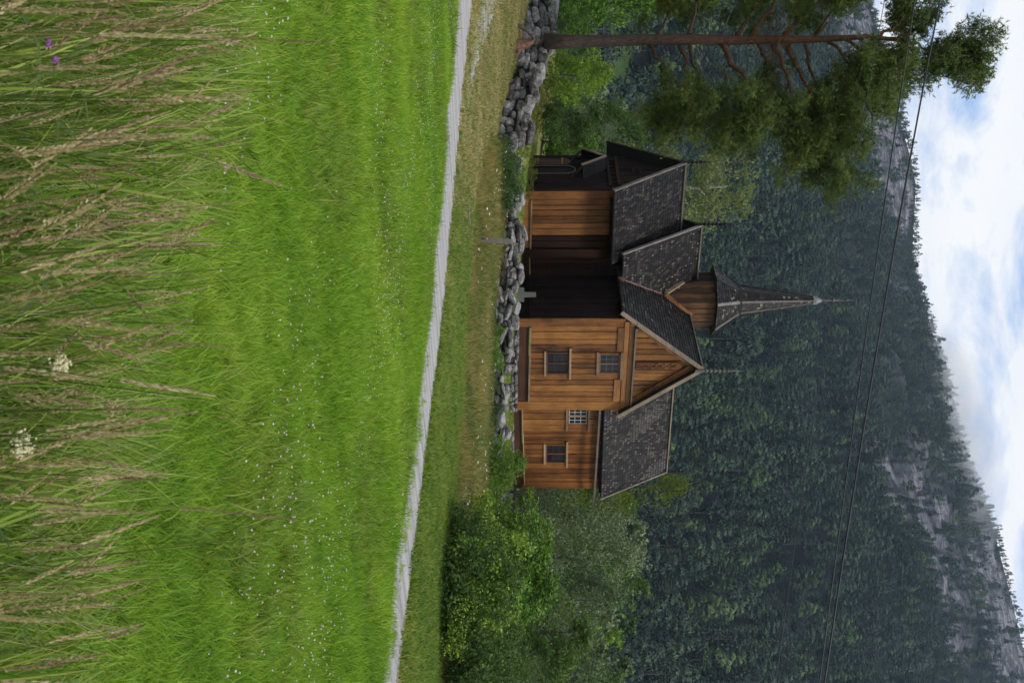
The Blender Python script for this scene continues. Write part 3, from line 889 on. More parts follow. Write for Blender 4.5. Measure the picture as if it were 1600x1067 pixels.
def window(mp_, s0, s1, z0, z1, cols, rows, bar_mat, frame_mat, head=None, sill=None, depth=0.05):
    """a casement pair: glass panes set back behind bars, jambs, a pale sill and a wider drip board"""
    mb = MB()
    def bx(a, b, d0, d1, c, d_):
        mb.hexa([mp_(a, d0, c), mp_(b, d0, c), mp_(b, d1, c), mp_(a, d1, c), mp_(a, d0, d_), mp_(b, d0, d_), mp_(b, d1, d_), mp_(a, d1, d_)])
    f = 0.07
    bx(s0, s0 + f, -0.03, 0.075, z0, z1); bx(s1 - f, s1, -0.03, 0.075, z0, z1)
    bx(s0 + f, s1 - f, -0.03, 0.075, z1 - f, z1); bx(s0 + f, s1 - f, -0.03, 0.075, z0, z0 + f)
    mid = (s0 + s1) / 2
    bx(mid - 0.03, mid + 0.03, -0.03, 0.066, z0 + f, z1 - f)
    w = part(mb, 'window', frame_mat)
    for h0, h1 in ((s0 + f, mid - 0.03), (mid + 0.03, s1 - f)):
        mb = MB()
        zz0, zz1 = z0 + f, z1 - f
        t_ = 0.026
        bx(h0, h0 + t_, 0.0, 0.045, zz0, zz1); bx(h1 - t_, h1, 0.0, 0.045, zz0, zz1)
        bx(h0 + t_, h1 - t_, 0.0, 0.045, zz0, zz0 + t_); bx(h0 + t_, h1 - t_, 0.0, 0.045, zz1 - t_, zz1)
        for r_ in range(1, rows):
            z_ = zz0 + (zz1 - zz0) * r_ / rows
            bx(h0 + t_, h1 - t_, 0.004, 0.040, z_ - 0.011, z_ + 0.011)
        for c_ in range(1, cols):
            s_ = h0 + (h1 - h0) * c_ / cols
            bx(s_ - 0.011, s_ + 0.011, 0.006, 0.038, zz0 + t_, zz1 - t_)
        part(mb, 'casement', bar_mat, w)
        for r_ in range(rows):
            for c_ in range(cols):
                a = h0 + (h1 - h0) * c_ / cols; b = h0 + (h1 - h0) * (c_ + 1) / cols
                c = zz0 + (zz1 - zz0) * r_ / rows; d_ = zz0 + (zz1 - zz0) * (r_ + 1) / rows
                pm = MB(); t1, t2, t3, t4 = [rnd.uniform(-0.004, 0.004) for _ in range(4)]
                pm.hexa([mp_(a, 0.008 + t1, c), mp_(b, 0.008 + t2, c), mp_(b, 0.014 + t2, c), mp_(a, 0.014 + t1, c), mp_(a, 0.008 + t3, d_), mp_(b, 0.008 + t4, d_), mp_(b, 0.014 + t4, d_), mp_(a, 0.014 + t3, d_)])
                part(pm, 'pane', M['glass'], w)
    if sill:
        mb = MB(); bx(s0 - sill, s1 + sill, 0.0, 0.13, z0 - 0.10, z0 - 0.003); part(mb, 'sill', M['wood_pale'], w)
    if head:
        mb = MB(); bx(s0 - head[0], s1 + head[1], 0.0, 0.15, z1 + 0.004, z1 + 0.10); part(mb, 'drip_board', M['wood_pale'], w)
    return w

gable_mp = lambda s, d, z: (s, -d, z)                   # outward is -y
def side_mp(x): return lambda s, d, z: (x - d, s, z)    # outward is -x, s runs along y
def nave_mp(y): return lambda s, d, z: (s, y - d, z)

# --- heights
EV, RG, GC = 5.25, 9.17, 2.61       # gable arm: eaves, ridge, centre
GW = 5.26
MEV, MRG, MC = 5.42, 9.63, 6.30     # crossing body
NEV, NRG = 4.86, 8.57               # nave arm
CEV, CRG = 4.84, 8.86               # chancel arm

# gable arm front
w1 = (1.86, 3.14, 1.62, 2.74); w2 = (1.93, 3.13, 4.18, 5.24)
gw = plank_wall('gable_wall', gable_mp, 0.0, GW, 0.80, 5.30, M['wood_gable'], 0.34, [(w1[0], w1[1], w1[2] - .1, w1[3] + .1), (w2[0], w2[1], w2[2] - .1, 5.30)])
# broad corner boards down to the foundation
for a, b, zb in ((-0.04, 0.40, 0.30), (GW - 0.46, GW + 0.04, 0.13)):
    mb = MB(); mb.box(a, b, -0.085, 0.0, zb, 5.42); part(mb, 'corner_board', M['wood_gable'])
# base timbers and the pale water board over them
mb = MB(); mb.hexa([(0.42, -0.045, 0.28), (GW - 0.48, -0.045, 0.14), (GW - 0.48, 0.22, 0.14), (0.42, 0.22, 0.28), (0.42, -0.045, 0.80), (GW - 0.48, -0.045, 0.66), (GW - 0.48, 0.22, 0.66), (0.42, 0.22, 0.80)])
part(mb, 'base_timber', M['wood_sill'])
board(church, 'water_board', M['wood_pale'], (0.41, -0.09, 0.86), (GW - 0.49, -0.09, 0.75), 0.16, 0.09, (0, 0, 1))
window(gable_mp, *w1, 1, 3, M['wood_sill'], M['wood_sill'], (0.26, 0.28), 0.08)
window(gable_mp, *w2, 2, 3, M['wood_grey'], M['wood_gable_x'], (0.10, 0.28), 0.10)
for (a, b, c, d_, dz) in ((0.45, 1.80, 5.06, 5.36, 0), (3.44, GW - 0.5, 4.98, 5.30, 0)):
    mb = MB(); mb.hexa([(a, -0.11, c), (b, -0.11, c - .02), (b, 0, c - .02), (a, 0, c), (a, -0.11, d_), (b, -0.11, d_ - .02), (b, 0, d_ - .02), (a, 0, d_)]); part(mb, 'wall_plate', M['wood_gable_x'])
for (c, d_, pr) in ((5.37, 5.62, 0.13), (5.63, 5.84, 0.17)):
    mb = MB(); mb.hexa([(0.12, -pr, c), (GW - 0.1, -pr, c - .05), (GW - 0.1, 0, c - .05), (0.12, 0, c), (0.12, -pr, d_), (GW - 0.1, -pr, d_ - .05), (GW - 0.1, 0, d_ - .05), (0.12, 0, d_)]); part(mb, 'tie_beam', M['wood_gable_x'])
board(church, 'drip_board', M['wood_grey'], (0.38, -0.20, 5.90), (GW - 0.35, -0.20, 5.84), 0.24, 0.075)
def gt(s): return RG - 0.16 - (abs(s - GC) * (1.262 if s < GC else 1.40))
gt.peak = GC
plank_wall('gable_triangle', gable_mp, 0.28, GW - 0.35, 5.93, lambda s: max(5.94, gt(s)), M['wood_gable'], 0.36, minh=0.12)
# rafters of the gable proud of the boards
for s0_, sl in ((-0.05, 1.262), (GW + 0.02, -1.40)):
    a = Vector((s0_ + (0.45 if s0_ < 1 else -0.45), -0.10, gt(s0_ + (0.45 if s0_ < 1 else -0.45)) - 0.14)); b = Vector((GC, -0.10, gt(GC) - 0.22))
    board(church, 'gable_rafter', M['wood_gable_x'], a, b, 0.10, 0.30, (0, 0, 1))
# carved panel in the middle of the gable with scroll relief
mb = MB(); mb.hexa([(2.40, -0.13, 6.0), (2.86, -0.13, 6.0), (2.86, -0.04, 6.0), (2.40, -0.04, 6.0), (2.44, -0.13, 7.95), (2.84, -0.13, 7.95), (2.84, -0.04, 7.95), (2.44, -0.04, 7.95)])
mb.prism([(2.44, -0.13, 7.953), (2.84, -0.13, 7.953), (2.80, -0.13, 8.13), (2.64, -0.13, 8.26), (2.48, -0.13, 8.13)], (0, 0.09, 0))
cp = part(mb, 'carved_panel', M['wood_gable'])
mb = MB()
for k, zc in enumerate((6.22, 6.55, 6.9, 7.22, 7.55, 7.85)):
    for sgn in (-1, 1):
        pts = [(2.63 + sgn * (0.03 + (0.13 - 0.009 * i) * math.sin(0.75 * i + 0.4 * k) * 0.9), -0.135, zc + (0.15 - 0.011 * i) * math.cos(0.75 * i)) for i in range(10)]
        mb.tube(pts, 0.016, 4)
for z_ in (6.06, 6.39, 6.72, 7.06, 7.38, 7.70): mb.bar((2.42, -0.135, z_), (2.84, -0.135, z_), 0.03, 0.03)
for x_ in (2.425, 2.835): mb.bar((x_, -0.135, 6.02), (x_, -0.135, 8.0), 0.03, 0.03, (1, 0, 0))
part(mb, 'scroll_relief', M['wood_sill'], cp)

# gable arm side wall (dark, faces left)
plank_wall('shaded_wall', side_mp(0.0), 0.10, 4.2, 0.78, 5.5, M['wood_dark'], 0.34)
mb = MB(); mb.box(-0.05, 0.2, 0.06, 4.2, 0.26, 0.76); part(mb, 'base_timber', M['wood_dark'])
mb = MB(); mb.box(-0.15, 0.0, 0.0, 4.15, 0.765, 0.85); part(mb, 'water_board', M['wood_umber'])
# right side and back of the gable arm, plain boarded
mb = MB(); mb.box(GW - 0.25, GW, 0.02, 4.4, 0.1, 5.3); part(mb, 'side_boarding', M['wood_umber'])

# crossing body: short wall between the shaded wall and the nave
def corner_tone(s): return M['wood_nave'] if s < -1.12 else M['wood_umber']
plank_wall('crossing_wall', nave_mp(4.2), -1.55, -0.02, 0.80, 5.6, M['wood_umber'], 0.30, [(-0.76, -0.12, 3.95, 4.95)], mat_fn=lambda s: M['wood_umber'])  # boards carry dark tar and the inner corner's shade in one tone
window(nave_mp(4.2), -0.76, -0.12, 3.97, 4.93, 1, 3, M['wood_umber'], M['wood_umber'])
mb = MB(); mb.box(-1.62, -1.18, 4.07, 4.2, 0.34, 5.5); part(mb, 'corner_board', M['wood_umber'])
mb = MB(); mb.box(-1.16, -0.02, 4.14, 4.4, 0.26, 0.78); part(mb, 'base_timber', M['wood_umber'])
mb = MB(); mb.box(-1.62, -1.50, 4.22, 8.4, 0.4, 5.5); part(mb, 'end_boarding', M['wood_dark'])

# nave arm
def nmat(s): return M['wood_nave'] if s < -2.35 else M['wood_umber']  # darker tar near the inner corner, with the gable arm's shading in the colour
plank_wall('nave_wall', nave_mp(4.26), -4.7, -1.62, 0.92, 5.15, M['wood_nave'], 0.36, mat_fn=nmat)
mb = MB(); mb.box(-4.74, -4.32, 4.17, 4.26, 0.58, 5.15); part(mb, 'corner_board', M['wood_nave'])
mb = MB(); mb.hexa([(-4.30, 4.20, 0.46), (-1.64, 4.20, 0.34), (-1.64, 4.45, 0.34), (-4.30, 4.45, 0.46), (-4.30, 4.20, 0.86), (-1.64, 4.20, 0.80), (-1.64, 4.45, 0.80), (-4.30, 4.45, 0.86)]); part(mb, 'base_timber', M['wood_nave'])
board(church, 'water_board', M['wood_pale'], (-4.30, 4.18, 0.90), (-1.64, 4.18, 0.84), 0.15, 0.07)

# portal gable (dark, faces left)
NB0, NB1 = 4.26, 8.55
NCB = (NB0 + NB1) / 2
def nt_(s): return NRG - 0.12 - abs(s - NCB) * 1.19
nt_.peak = NCB
door = (6.32, 7.28, 0.85, 3.05)
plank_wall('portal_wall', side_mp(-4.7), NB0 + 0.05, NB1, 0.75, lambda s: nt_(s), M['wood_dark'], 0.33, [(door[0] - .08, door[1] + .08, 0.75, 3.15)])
plank_top = None
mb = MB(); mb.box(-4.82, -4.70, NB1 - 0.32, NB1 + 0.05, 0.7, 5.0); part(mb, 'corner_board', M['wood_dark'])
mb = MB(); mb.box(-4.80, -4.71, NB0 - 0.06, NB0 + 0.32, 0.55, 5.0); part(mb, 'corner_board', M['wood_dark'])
for (y0_, y1_, z_) in ((4.5, 8.3, 4.76), (4.6, 8.2, 5.20)):
    board(church, 'rail', M['wood_umber'], (-4.84, y0_, z_), (-4.84, y1_, z_), 0.12, 0.14)
for y_ in (5.0, 5.5, 6.0, 6.9, 7.4, 7.9):
    board(church, 'baluster', M['wood_umber'], (-4.83, y_, 4.83), (-4.83, y_, 5.13), 0.09, 0.07, (1, 0, 0))
# portal: arched frame, carved ring, recessed door, open leaf with pale straps
def arch_pts(y0_, y1_, z0_, zs, n=10):
    r_ = (y1_ - y0_) / 2; c = (y0_ + y1_) / 2
    return [(y0_, z0_)] + [(c - r_ * math.cos(PI * i / n), zs + r_ * math.sin(PI * i / n)) for i in range(n + 1)] + [(y1_, z0_)]
po = MB(); po.box(-4.66, -4.60, 6.2, 7.4, 0.8, 3.2)
portal = part(po, 'portal', M['door_green'])
mb = MB()
outer = [(6.20, 0.85), (6.20, 3.16), (7.40, 3.16), (7.40, 0.85)]
ap = arch_pts(6.36, 7.24, 0.85, 2.58)
n_ = len(ap)
top = [(6.20, 0.85)] + [(6.20 + 1.2 * i / (n_ - 3), 3.18) for i in range(n_ - 2)] + [(7.40, 0.85)]
for i in range(n_ - 1):
    a, b, c, d_ = ap[i], ap[i + 1], top[i + 1], top[i]
    mb.prism([(-4.70, *a), (-4.70, *b), (-4.70, *c), (-4.70, *d_)], (-0.06, 0, 0))
part(mb, 'arch_frame', M['wood_dark'], portal)
mb = MB()
ring = arch_pts(6.30, 7.30, 0.85, 2.60, 14)
for i, (a, b) in enumerate(zip(ring[:-1], ring[1:])):
    n2 = max(1, int(math.dist(a, b) / 0.085))
    for k in range(n2):
        u0, u1 = k / n2, (k + 0.6) / n2
        P0_ = (-4.775, a[0] + (b[0] - a[0]) * u0, a[1] + (b[1] - a[1]) * u0); P1_ = (-4.775, a[0] + (b[0] - a[0]) * u1, a[1] + (b[1] - a[1]) * u1)
        mb.bar(P0_, P1_, 0.05, 0.045, (1, 0, 0))
part(mb, 'carved_ring', M['wood_grey'], portal)
mb = MB()
for k in range(4):
    mb.hexa([(-4.80 - 0.01 * (k % 2), 7.42 + k * 0.24, 0.95), (-4.80 - 0.01 * (k % 2), 7.645 + k * 0.24, 0.95), (-4.74, 7.645 + k * 0.24, 0.95), (-4.74, 7.42 + k * 0.24, 0.95),
             (-4.80 - 0.01 * (k % 2), 7.42 + k * 0.24, 2.72 if k in (0, 3) else 2.9), (-4.80 - 0.01 * (k % 2), 7.645 + k * 0.24, 2.9 if k < 2 else 2.72), (-4.74, 7.645 + k * 0.24, 2.9), (-4.74, 7.42 + k * 0.24, 2.75)])
part(mb, 'door_leaf', M['wood_sill'], portal)
for z_ in (1.2, 2.45):
    mb = MB(); mb.bar((-4.83, 7.44, z_), (-4.83, 8.2, z_ + 0.02), 0.035, 0.10); part(mb, 'hinge_strap', M['wood_gable_x'], portal)
# little roof over the portal
hood_ap = Vector((-4.72, 6.85, 4.62))
for sg in (-1, 1):
    mb = MB()
    e = Vector((-4.72, 6.85 + sg * 1.12, 3.42))
    o_ = Vector((-0.72, 0, 0)); th = Vector((0, sg * 0.06, 0.045))
    mb.hexa([hood_ap, e, e + o_, hood_ap + o_, hood_ap + th, e + th, e + o_ + th, hood_ap + o_ + th])
    hr = part(mb, 'portal_roof', M['wood_dark'] if sg > 0 else M['hood'])
    mb = MB(); mb.bar(hood_ap + o_ + Vector((-.03, 0, 0.0)), e + o_ + Vector((-.03, 0, -.04)), 0.05, 0.15, (0, 0, 1)); part(mb, 'verge_board', M['wood_verge'], hr)
    mb = MB(); mb.bar(e + Vector((0.0, -sg * .08, -0.55)), e + Vector((-0.62, -sg * .08, -0.03)), 0.10, 0.09); part(mb, 'bracket', M['wood_sill'], hr)
mb = MB(); mb.prism([(-5.05, 5.9, 3.44), (-5.05, 7.8, 3.44), (-5.05, 6.85, 4.48)], (0.08, 0, 0)); part(mb, 'hood_board', M['wood_dark'])
# carved small window in the dark gable
mb = MB()
for (a, b, c, d_) in ((6.1, 6.9, 6.0, 6.08), (6.1, 6.9, 6.36, 6.44), (6.1, 6.18, 6.09, 6.35), (6.82, 6.9, 6.09, 6.35)): mb.box(-4.80, -4.73, a, b, c, d_)
for a in (6.3, 6.45, 6.6): mb.box(-4.79, -4.735, a, a + 0.05, 6.09, 6.35)
part(mb, 'louvred_opening', M['wood_umber'])

# chancel
CB = 4.5
cw = (8.42, 9.58, 2.86, 3.98); cd = (10.98, 12.34, 1.62, 2.80)
def cmat(s): return M['wood_chancel']
plank_wall('chancel_wall', nave_mp(CB), GW - 0.1, 10.06, 0.33, 4.75, M['wood_gable'], 0.42, [(cw[0], cw[1], cw[2] - .1, cw[3] + .1)], label='paler boarded wall bay with the white-barred window')
window(nave_mp(CB), *cw, 2, 3, M['white'], M['wood_chancel'], (0.1, 0.40), 0.38)
plank_wall('chancel_wall', nave_mp(CB + 0.03), 10.42, 14.15, 0.33, 4.75, M['wood_chancel'], 0.36, [(cd[0], cd[1], cd[2] - .1, cd[3] + .1)])
window(nave_mp(CB + 0.03), *cd, 1, 3, M['wood_sill'], M['wood_chancel'], (0.22, 0.28), 0.06)
mb = MB(); mb.box(10.07, 10.20, CB - 0.02, CB + 0.3, 0.33, 4.75); mb.box(10.205, 10.41, CB - 0.06, CB + 0.3, 0.33, 4.75); part(mb, 'post', M['wood_chancel'])
mb = MB(); mb.box(13.72, 14.20, CB - 0.06, CB + 0.02, 0.50, 4.75); mb.box(13.70, 14.22, CB - 0.10, CB + 0.02, 0.36, 0.495); part(mb, 'corner_board', M['wood_chancel'])
mb = MB(); mb.hexa([(GW, CB - 0.04, -0.10), (14.15, CB - 0.04, -0.28), (14.15, CB + .3, -0.28), (GW, CB + .3, -0.10), (GW, CB - 0.04, 0.29), (14.15, CB - 0.04, 0.26), (14.15, CB + .3, 0.26), (GW, CB + .3, 0.29)]); part(mb, 'base_timber', M['wood_sill'])
board(church, 'water_board', M['wood_pale'], (GW, CB - 0.1, 0.32), (10.1, CB - 0.1, 0.33), 0.14, 0.055)
board(church, 'water_board', M['wood_pale'], (10.12, CB - 0.1, 0.36), (13.9, CB - 0.1, 0.40), 0.14, 0.055)
mb = MB(); mb.box(13.9, 14.13, CB + 0.31, 8.3, -0.3, 4.8); part(mb, 'end_boarding', M['wood_chancel'])

# ---- roofs: boarded deck with real shingles on the slopes one can see
def shingle_slope(parent, P0_, e, u, le, lu, seed, pale=0.08, patch=1.0, sw=0.155, ex=0.185, xlim=None):
    """P0_ eave corner, e unit along the eave, u unit up the slope; rows of pointed shingles lapped like scales"""
    P0_ = np.array(P0_, float); e = np.array(e, float); e /= np.linalg.norm(e); u = np.array(u, float); u /= np.linalg.norm(u)
    n = np.cross(e, u)
    if n[2] < 0: n = -n
    r_ = np.random.default_rng(seed)
    rows = int(lu / ex); cols = int(le / sw) + 2
    V = []; Fc = []; A = []
    ph = r_.uniform(0, 6, 6)
    for j in range(rows + 1):
        off = 0.5 * (j % 2)
        for i in range(-1, cols):
            s0_ = (i + off) * sw; s1_ = s0_ + sw * r_.uniform(0.74, 0.84)
            s0c, s1c = max(0, s0_), min(le, s1_)
            if s1c - s0c < 0.03: continue
            b0 = j * ex - 0.02; L_ = min(ex * 1.7, lu - b0)
            if L_ < 0.03: continue
            lift = 0.050 + r_.uniform(-0.010, 0.014); jj = r_.normal(0, 0.006)
            sm_ = (s0c + s1c) / 2
            pts = [(s0c, b0 + 0.060 + jj, lift), (sm_, b0 + jj - 0.012, lift + 0.004), (s1c, b0 + 0.060 + jj, lift), (s1c, b0 + L_, 0.006), (s0c, b0 + L_, 0.006)]
            base = len(V)
            for (s_, v_, h_) in pts: V.append(P0_ + e * s_ + u * v_ + n * h_)
            for (s_, v_, h_) in pts[:3]: V.append(P0_ + e * s_ + u * v_ + n * (h_ - 0.032))
            Fc += [(base, base + 1, base + 2, base + 3, base + 4), (base, base + 5, base + 6, base + 1), (base + 1, base + 6, base + 7, base + 2)]
            f_ = 0.5 + 0.5 * math.sin(sm_ * 0.9 + ph[0] + 0.8 * math.sin(b0 * 1.1 + ph[1])) * math.sin(b0 * 1.3 + ph[2] + 0.5 * sm_)
            f_ = f_ * (0.6 + 0.4 * math.sin(sm_ * 2.7 + ph[3] + b0 * 1.9)) * patch
            val = min(1.0, max(0.0, r_.uniform(0.0, 0.72)))
            if r_.uniform() < pale * (0.15 + 2.6 * max(0, f_) ** 1.6): val = r_.uniform(0.765, 0.855)
            A += [val] * 3
            if val > 0.77 and L_ > 0.1:
                # narrow streak: weathering and the shingle's lit edge in one colour; rest stays tarred
                A[-3:] = [r_.uniform(0.3, 0.6)] * 3
                w0_ = s0c + (s1c - s0c) * r_.uniform(0.05, 0.35); w1_ = min(s1c, w0_ + (s1c - s0c) * r_.uniform(0.3, 0.6)); sk = (s1c - s0c) * r_.uniform(-0.1, 0.35)
                bb = len(V)
                for (s_, v_) in ((w0_, b0 + 0.045), (w1_, b0 + 0.045), (min(s1c, w1_ + sk), b0 + ex * 0.95), (min(s1c, w0_ + sk), b0 + ex * 0.95)):
                    V.append(P0_ + e * s_ + u * v_ + n * (lift * (1 - (v_ - b0) / L_) + 0.006 * (v_ - b0) / L_ + 0.010))
                Fc.append((bb, bb + 1, bb + 2, bb + 3)); A.append(val)
    me = mesh_np('shingles', V, Fc, M['shingle'], False, {'v': A})
    o = obj('shingles', me, parent); o['kind'] = 'stuff'
    return o

def slab(mb, a, b, c, d_, th=0.07):
    a, b, c, d_ = map(Vector, (a, b, c, d_))
    n = (b - a).cross(d_ - a).normalized()
    if n.z < 0: n = -n
    mb.hexa([a - n * th, b - n * th, c - n * th, d_ - n * th, a, b, c, d_])

def roof(name, slopes, seed):
    mb = MB()
    for (a, b, c, d_, sh, pale, patch) in slopes: slab(mb, a, b, c, d_)
    r_ = part(mb, name, M['deck'])
    for i, (a, b, c, d_, sh, pale, patch) in enumerate(slopes):
        if not sh: continue
        A_, B_, D_ = Vector(a), Vector(b), Vector(d_)
        shingle_slope(r_, a, tuple(B_ - A_), tuple(D_ - A_), (B_ - A_).length, (D_ - A_).length, seed + i, pale, patch)
    return r_

O = 0.42
# gable arm: left slope from y -O to the crossing
tr = roof('transept_roof', [((-0.51, -O, 5.23), (-0.51, MC, 5.23), (GC, MC, RG), (GC, -O, RG), True, 0.05, 1.0),
                            ((5.38, -O, 5.28), (5.38, MC, 5.28), (GC, MC, RG), (GC, -O, RG), False, 0, 0)], 900)
board(tr, 'verge_board', M['wood_verge'], (-0.60, -O - 0.035, 5.14), (GC - 0.02, -O - 0.035, RG + 0.02), 0.07, 0.19)
board(tr, 'verge_board', M['wood_verge'], (5.44, -O - 0.035, 5.20), (GC + 0.02, -O - 0.035, RG + 0.02), 0.07, 0.19)
board(tr, 'ridge_board', M['wood_grey'], (GC, -O - 0.08, RG + 0.05), (GC, MC - 1.2, RG + 0.05), 0.20, 0.06)
board(tr, 'tail_beam', M['wood_sill'], (GW + 0.02, -0.34, 5.05), (GW + 0.62, -0.34, 5.0), 0.12, 0.22, h2=0.03)
# crossing body
mr = roof('crossing_roof', [((-1.82, 3.2, MEV), (GC, 3.2, MEV), (GC, MC, MRG), (-1.82, MC, MRG), True, 0.15, 1.0),
                            ((-1.82, 9.4, MEV), (GC + 2.2, 9.4, MEV), (GC + 2.2, MC, MRG), (-1.82, MC, MRG), False, 0, 0),
                            ], 910)
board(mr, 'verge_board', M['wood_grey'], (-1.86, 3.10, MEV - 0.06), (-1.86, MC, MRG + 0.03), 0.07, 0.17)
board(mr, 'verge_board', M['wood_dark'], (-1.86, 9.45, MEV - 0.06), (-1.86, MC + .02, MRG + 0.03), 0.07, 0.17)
board(mr, 'ridge_board', M['wood_grey'], (-1.92, MC, MRG + 0.06), (GC - 1.1, MC, MRG + 0.06), 0.20, 0.07)
mb = MB(); mb.prism([(-1.40, 4.3, 5.3), (-1.40, 8.3, 5.3), (-1.40, MC, MRG - 0.2)], (0.1, 0, 0)); part(mb, 'gable_boarding', M['wood_dark'])
# nave
nr = roof('nave_roof', [((-5.22, 3.14, NEV), (-1.3, 3.14, NEV), (-1.3, NCB, NRG), (-5.22, NCB, NRG), True, 0.02, 1.0),
                        ((-5.22, 9.3, NEV), (-1.3, 9.3, NEV), (-1.3, NCB, NRG), (-5.22, NCB, NRG), False, 0, 0)], 920)
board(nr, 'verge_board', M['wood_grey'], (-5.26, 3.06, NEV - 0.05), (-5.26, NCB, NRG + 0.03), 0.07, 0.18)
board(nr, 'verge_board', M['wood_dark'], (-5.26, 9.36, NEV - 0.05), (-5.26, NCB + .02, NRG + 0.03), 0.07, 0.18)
board(nr, 'ridge_board', M['wood_grey'], (-5.32, NCB, NRG + 0.06), (-1.5, NCB, NRG + 0.06), 0.20, 0.07)
mb = MB(); mb.box(-4.68, -1.7, 3.5, 3.75, NEV - 0.14, NEV + 0.02); part(mb, 'eaves_beam', M['wood_dark'])
# chancel
cr = roof('chancel_roof', [((GC + 1.6, 4.0, CEV), (14.46, 4.0, CEV), (14.46, 6.42, CRG), (GC + 1.6, 6.42, CRG), True, 0.62, 1.0),
                           ((GC + 1.6, 8.9, CEV), (14.46, 8.9, CEV), (14.46, 6.42, CRG), (GC + 1.6, 6.42, CRG), False, 0, 0)], 930)
board(cr, 'verge_board', M['wood_grey'], (14.50, 3.90, CEV - 0.08), (14.50, 6.42, CRG + 0.03), 0.07, 0.19)
board(cr, 'ridge_board', M['wood_verge'], (GC + 2.0, 6.42, CRG + 0.06), (14.52, 6.42, CRG + 0.06), 0.20, 0.07)
mb = MB(); mb.box(GW, 14.2, 4.08, 4.3, CEV - 0.12, CEV + 0.06); part(mb, 'eaves_beam', M['wood_dark'])
mb = MB(); mb.bar((GW + 0.3, 3.86, 4.66), (14.2, 3.86, 4.46), 0.11, 0.11); mb.bar((14.2, 3.86, 4.46), (15.0, 3.86, 4.38), 0.11, 0.11, w2=0.03, h2=0.05)
mb.bar((14.2, 3.9, 4.47), (14.2, 4.4, 4.05), 0.04, 0.04)
part(mb, 'gutter', M['wood_grey'])
# copper-lined valley and its leaf-shaped spout
# valley line: where the crossing slope meets the gable arm's left slope
sm = (MRG - MEV) / (MC - 3.2); st_ = (RG - 5.23) / (GC + 0.51)
def valley(x): z = 5.23 + (x + 0.51) * st_; return (x, 3.2 + (z - MEV) / sm, z + 0.05)
va, vb = Vector(valley(-0.36)), Vector(valley(1.9))
mb = MB(); mb.bar(va, vb, 0.13, 0.06); vg = part(mb, 'valley_gutter', M['copper'])
mb = MB()
for k in range(5):
    a = -0.9 + 0.45 * k
    mb.bar(va + Vector((0.05, -0.05, 0)), va + Vector((-0.30 * math.cos(a) - 0.05, -0.30 * math.cos(a), -0.10 + 0.22 * math.sin(a))), 0.16, 0.08, w2=0.04, h2=0.02)
part(mb, 'spout', M['copper'], vg)

# ---- turret and spire on the crossing
TC = Vector((GC + 0.05, MC + 0.09, 0))
def octa(r_, z_, rot=22.5): return [Vector((TC.x + r_ * math.cos(R(rot + 45 * k)), TC.y + r_ * math.sin(R(rot + 45 * k)), z_)) for k in range(8)]
TR = 1.50
mb = MB()
o0, o1 = octa(TR - 0.06, 6.8), octa(TR - 0.06, 10.72)
for k in range(8): mb.poly([o0[k], o0[(k + 1) % 8], o1[(k + 1) % 8], o1[k]])
turret = part(mb, 'turret', M['void'])
o0, o1 = octa(TR, 7.4), octa(TR, 10.7)
for k in range(8):
    a, b, c, d_ = o0[k], o0[(k + 1) % 8], o1[(k + 1) % 8], o1[k]
    nrm = ((a + b) / 2 - Vector((TC.x, TC.y, a.z))).normalized()
    if nrm.x * -0.3 + nrm.y * -0.95 < -0.55: continue
    npl = 4
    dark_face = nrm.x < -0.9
    for i in range(npl):
        u0, u1 = i / npl + 0.012, (i + 1) / npl - 0.012
        pr = nrm * rnd.uniform(0.0, 0.025)
        p = [a.lerp(b, u0), a.lerp(b, u1), d_.lerp(c, u1), d_.lerp(c, u0)]
        m2 = MB(); m2.prism([q + pr for q in p], -nrm * 0.05)
        part(m2, 'plank', M['wood_umber'] if dark_face else M['turret_wood'], turret)
for k in range(8):
    mb = MB(); d_ = (o0[k] - Vector((TC.x, TC.y, o0[k].z))).normalized()
    mb.bar(o0[k] - d_ * 0.03, o1[k] - d_ * 0.03, 0.13, 0.12, d_); part(mb, 'corner_post', M['turret_wood'], turret)
# boards that close the turret foot along the two roofs
def flash(parent, pts, mat):
    for a, b in zip(pts[:-1], pts[1:]): board(parent, 'flashing_board', mat, a, b, 0.10, 0.20)
zf = lambda x: 5.23 + (x + 0.51) * st_
vt = Vector(valley(1.42))
flash(turret, [vt + Vector((-0.1, -0.1, 0.12)), Vector((GC - TR - 0.02, MC - 0.66, MEV + (MC - .66 - 3.2) * sm + 0.12))], M['wood_pale'])
flash(turret, [vt + Vector((-0.1, -0.12, 0.12)), Vector((GC - 0.62, MC - TR - 0.04, zf(GC - 0.62) + 0.14)), Vector((GC, MC - TR - 0.06, RG + 0.12))], M['wood_gable_x'])
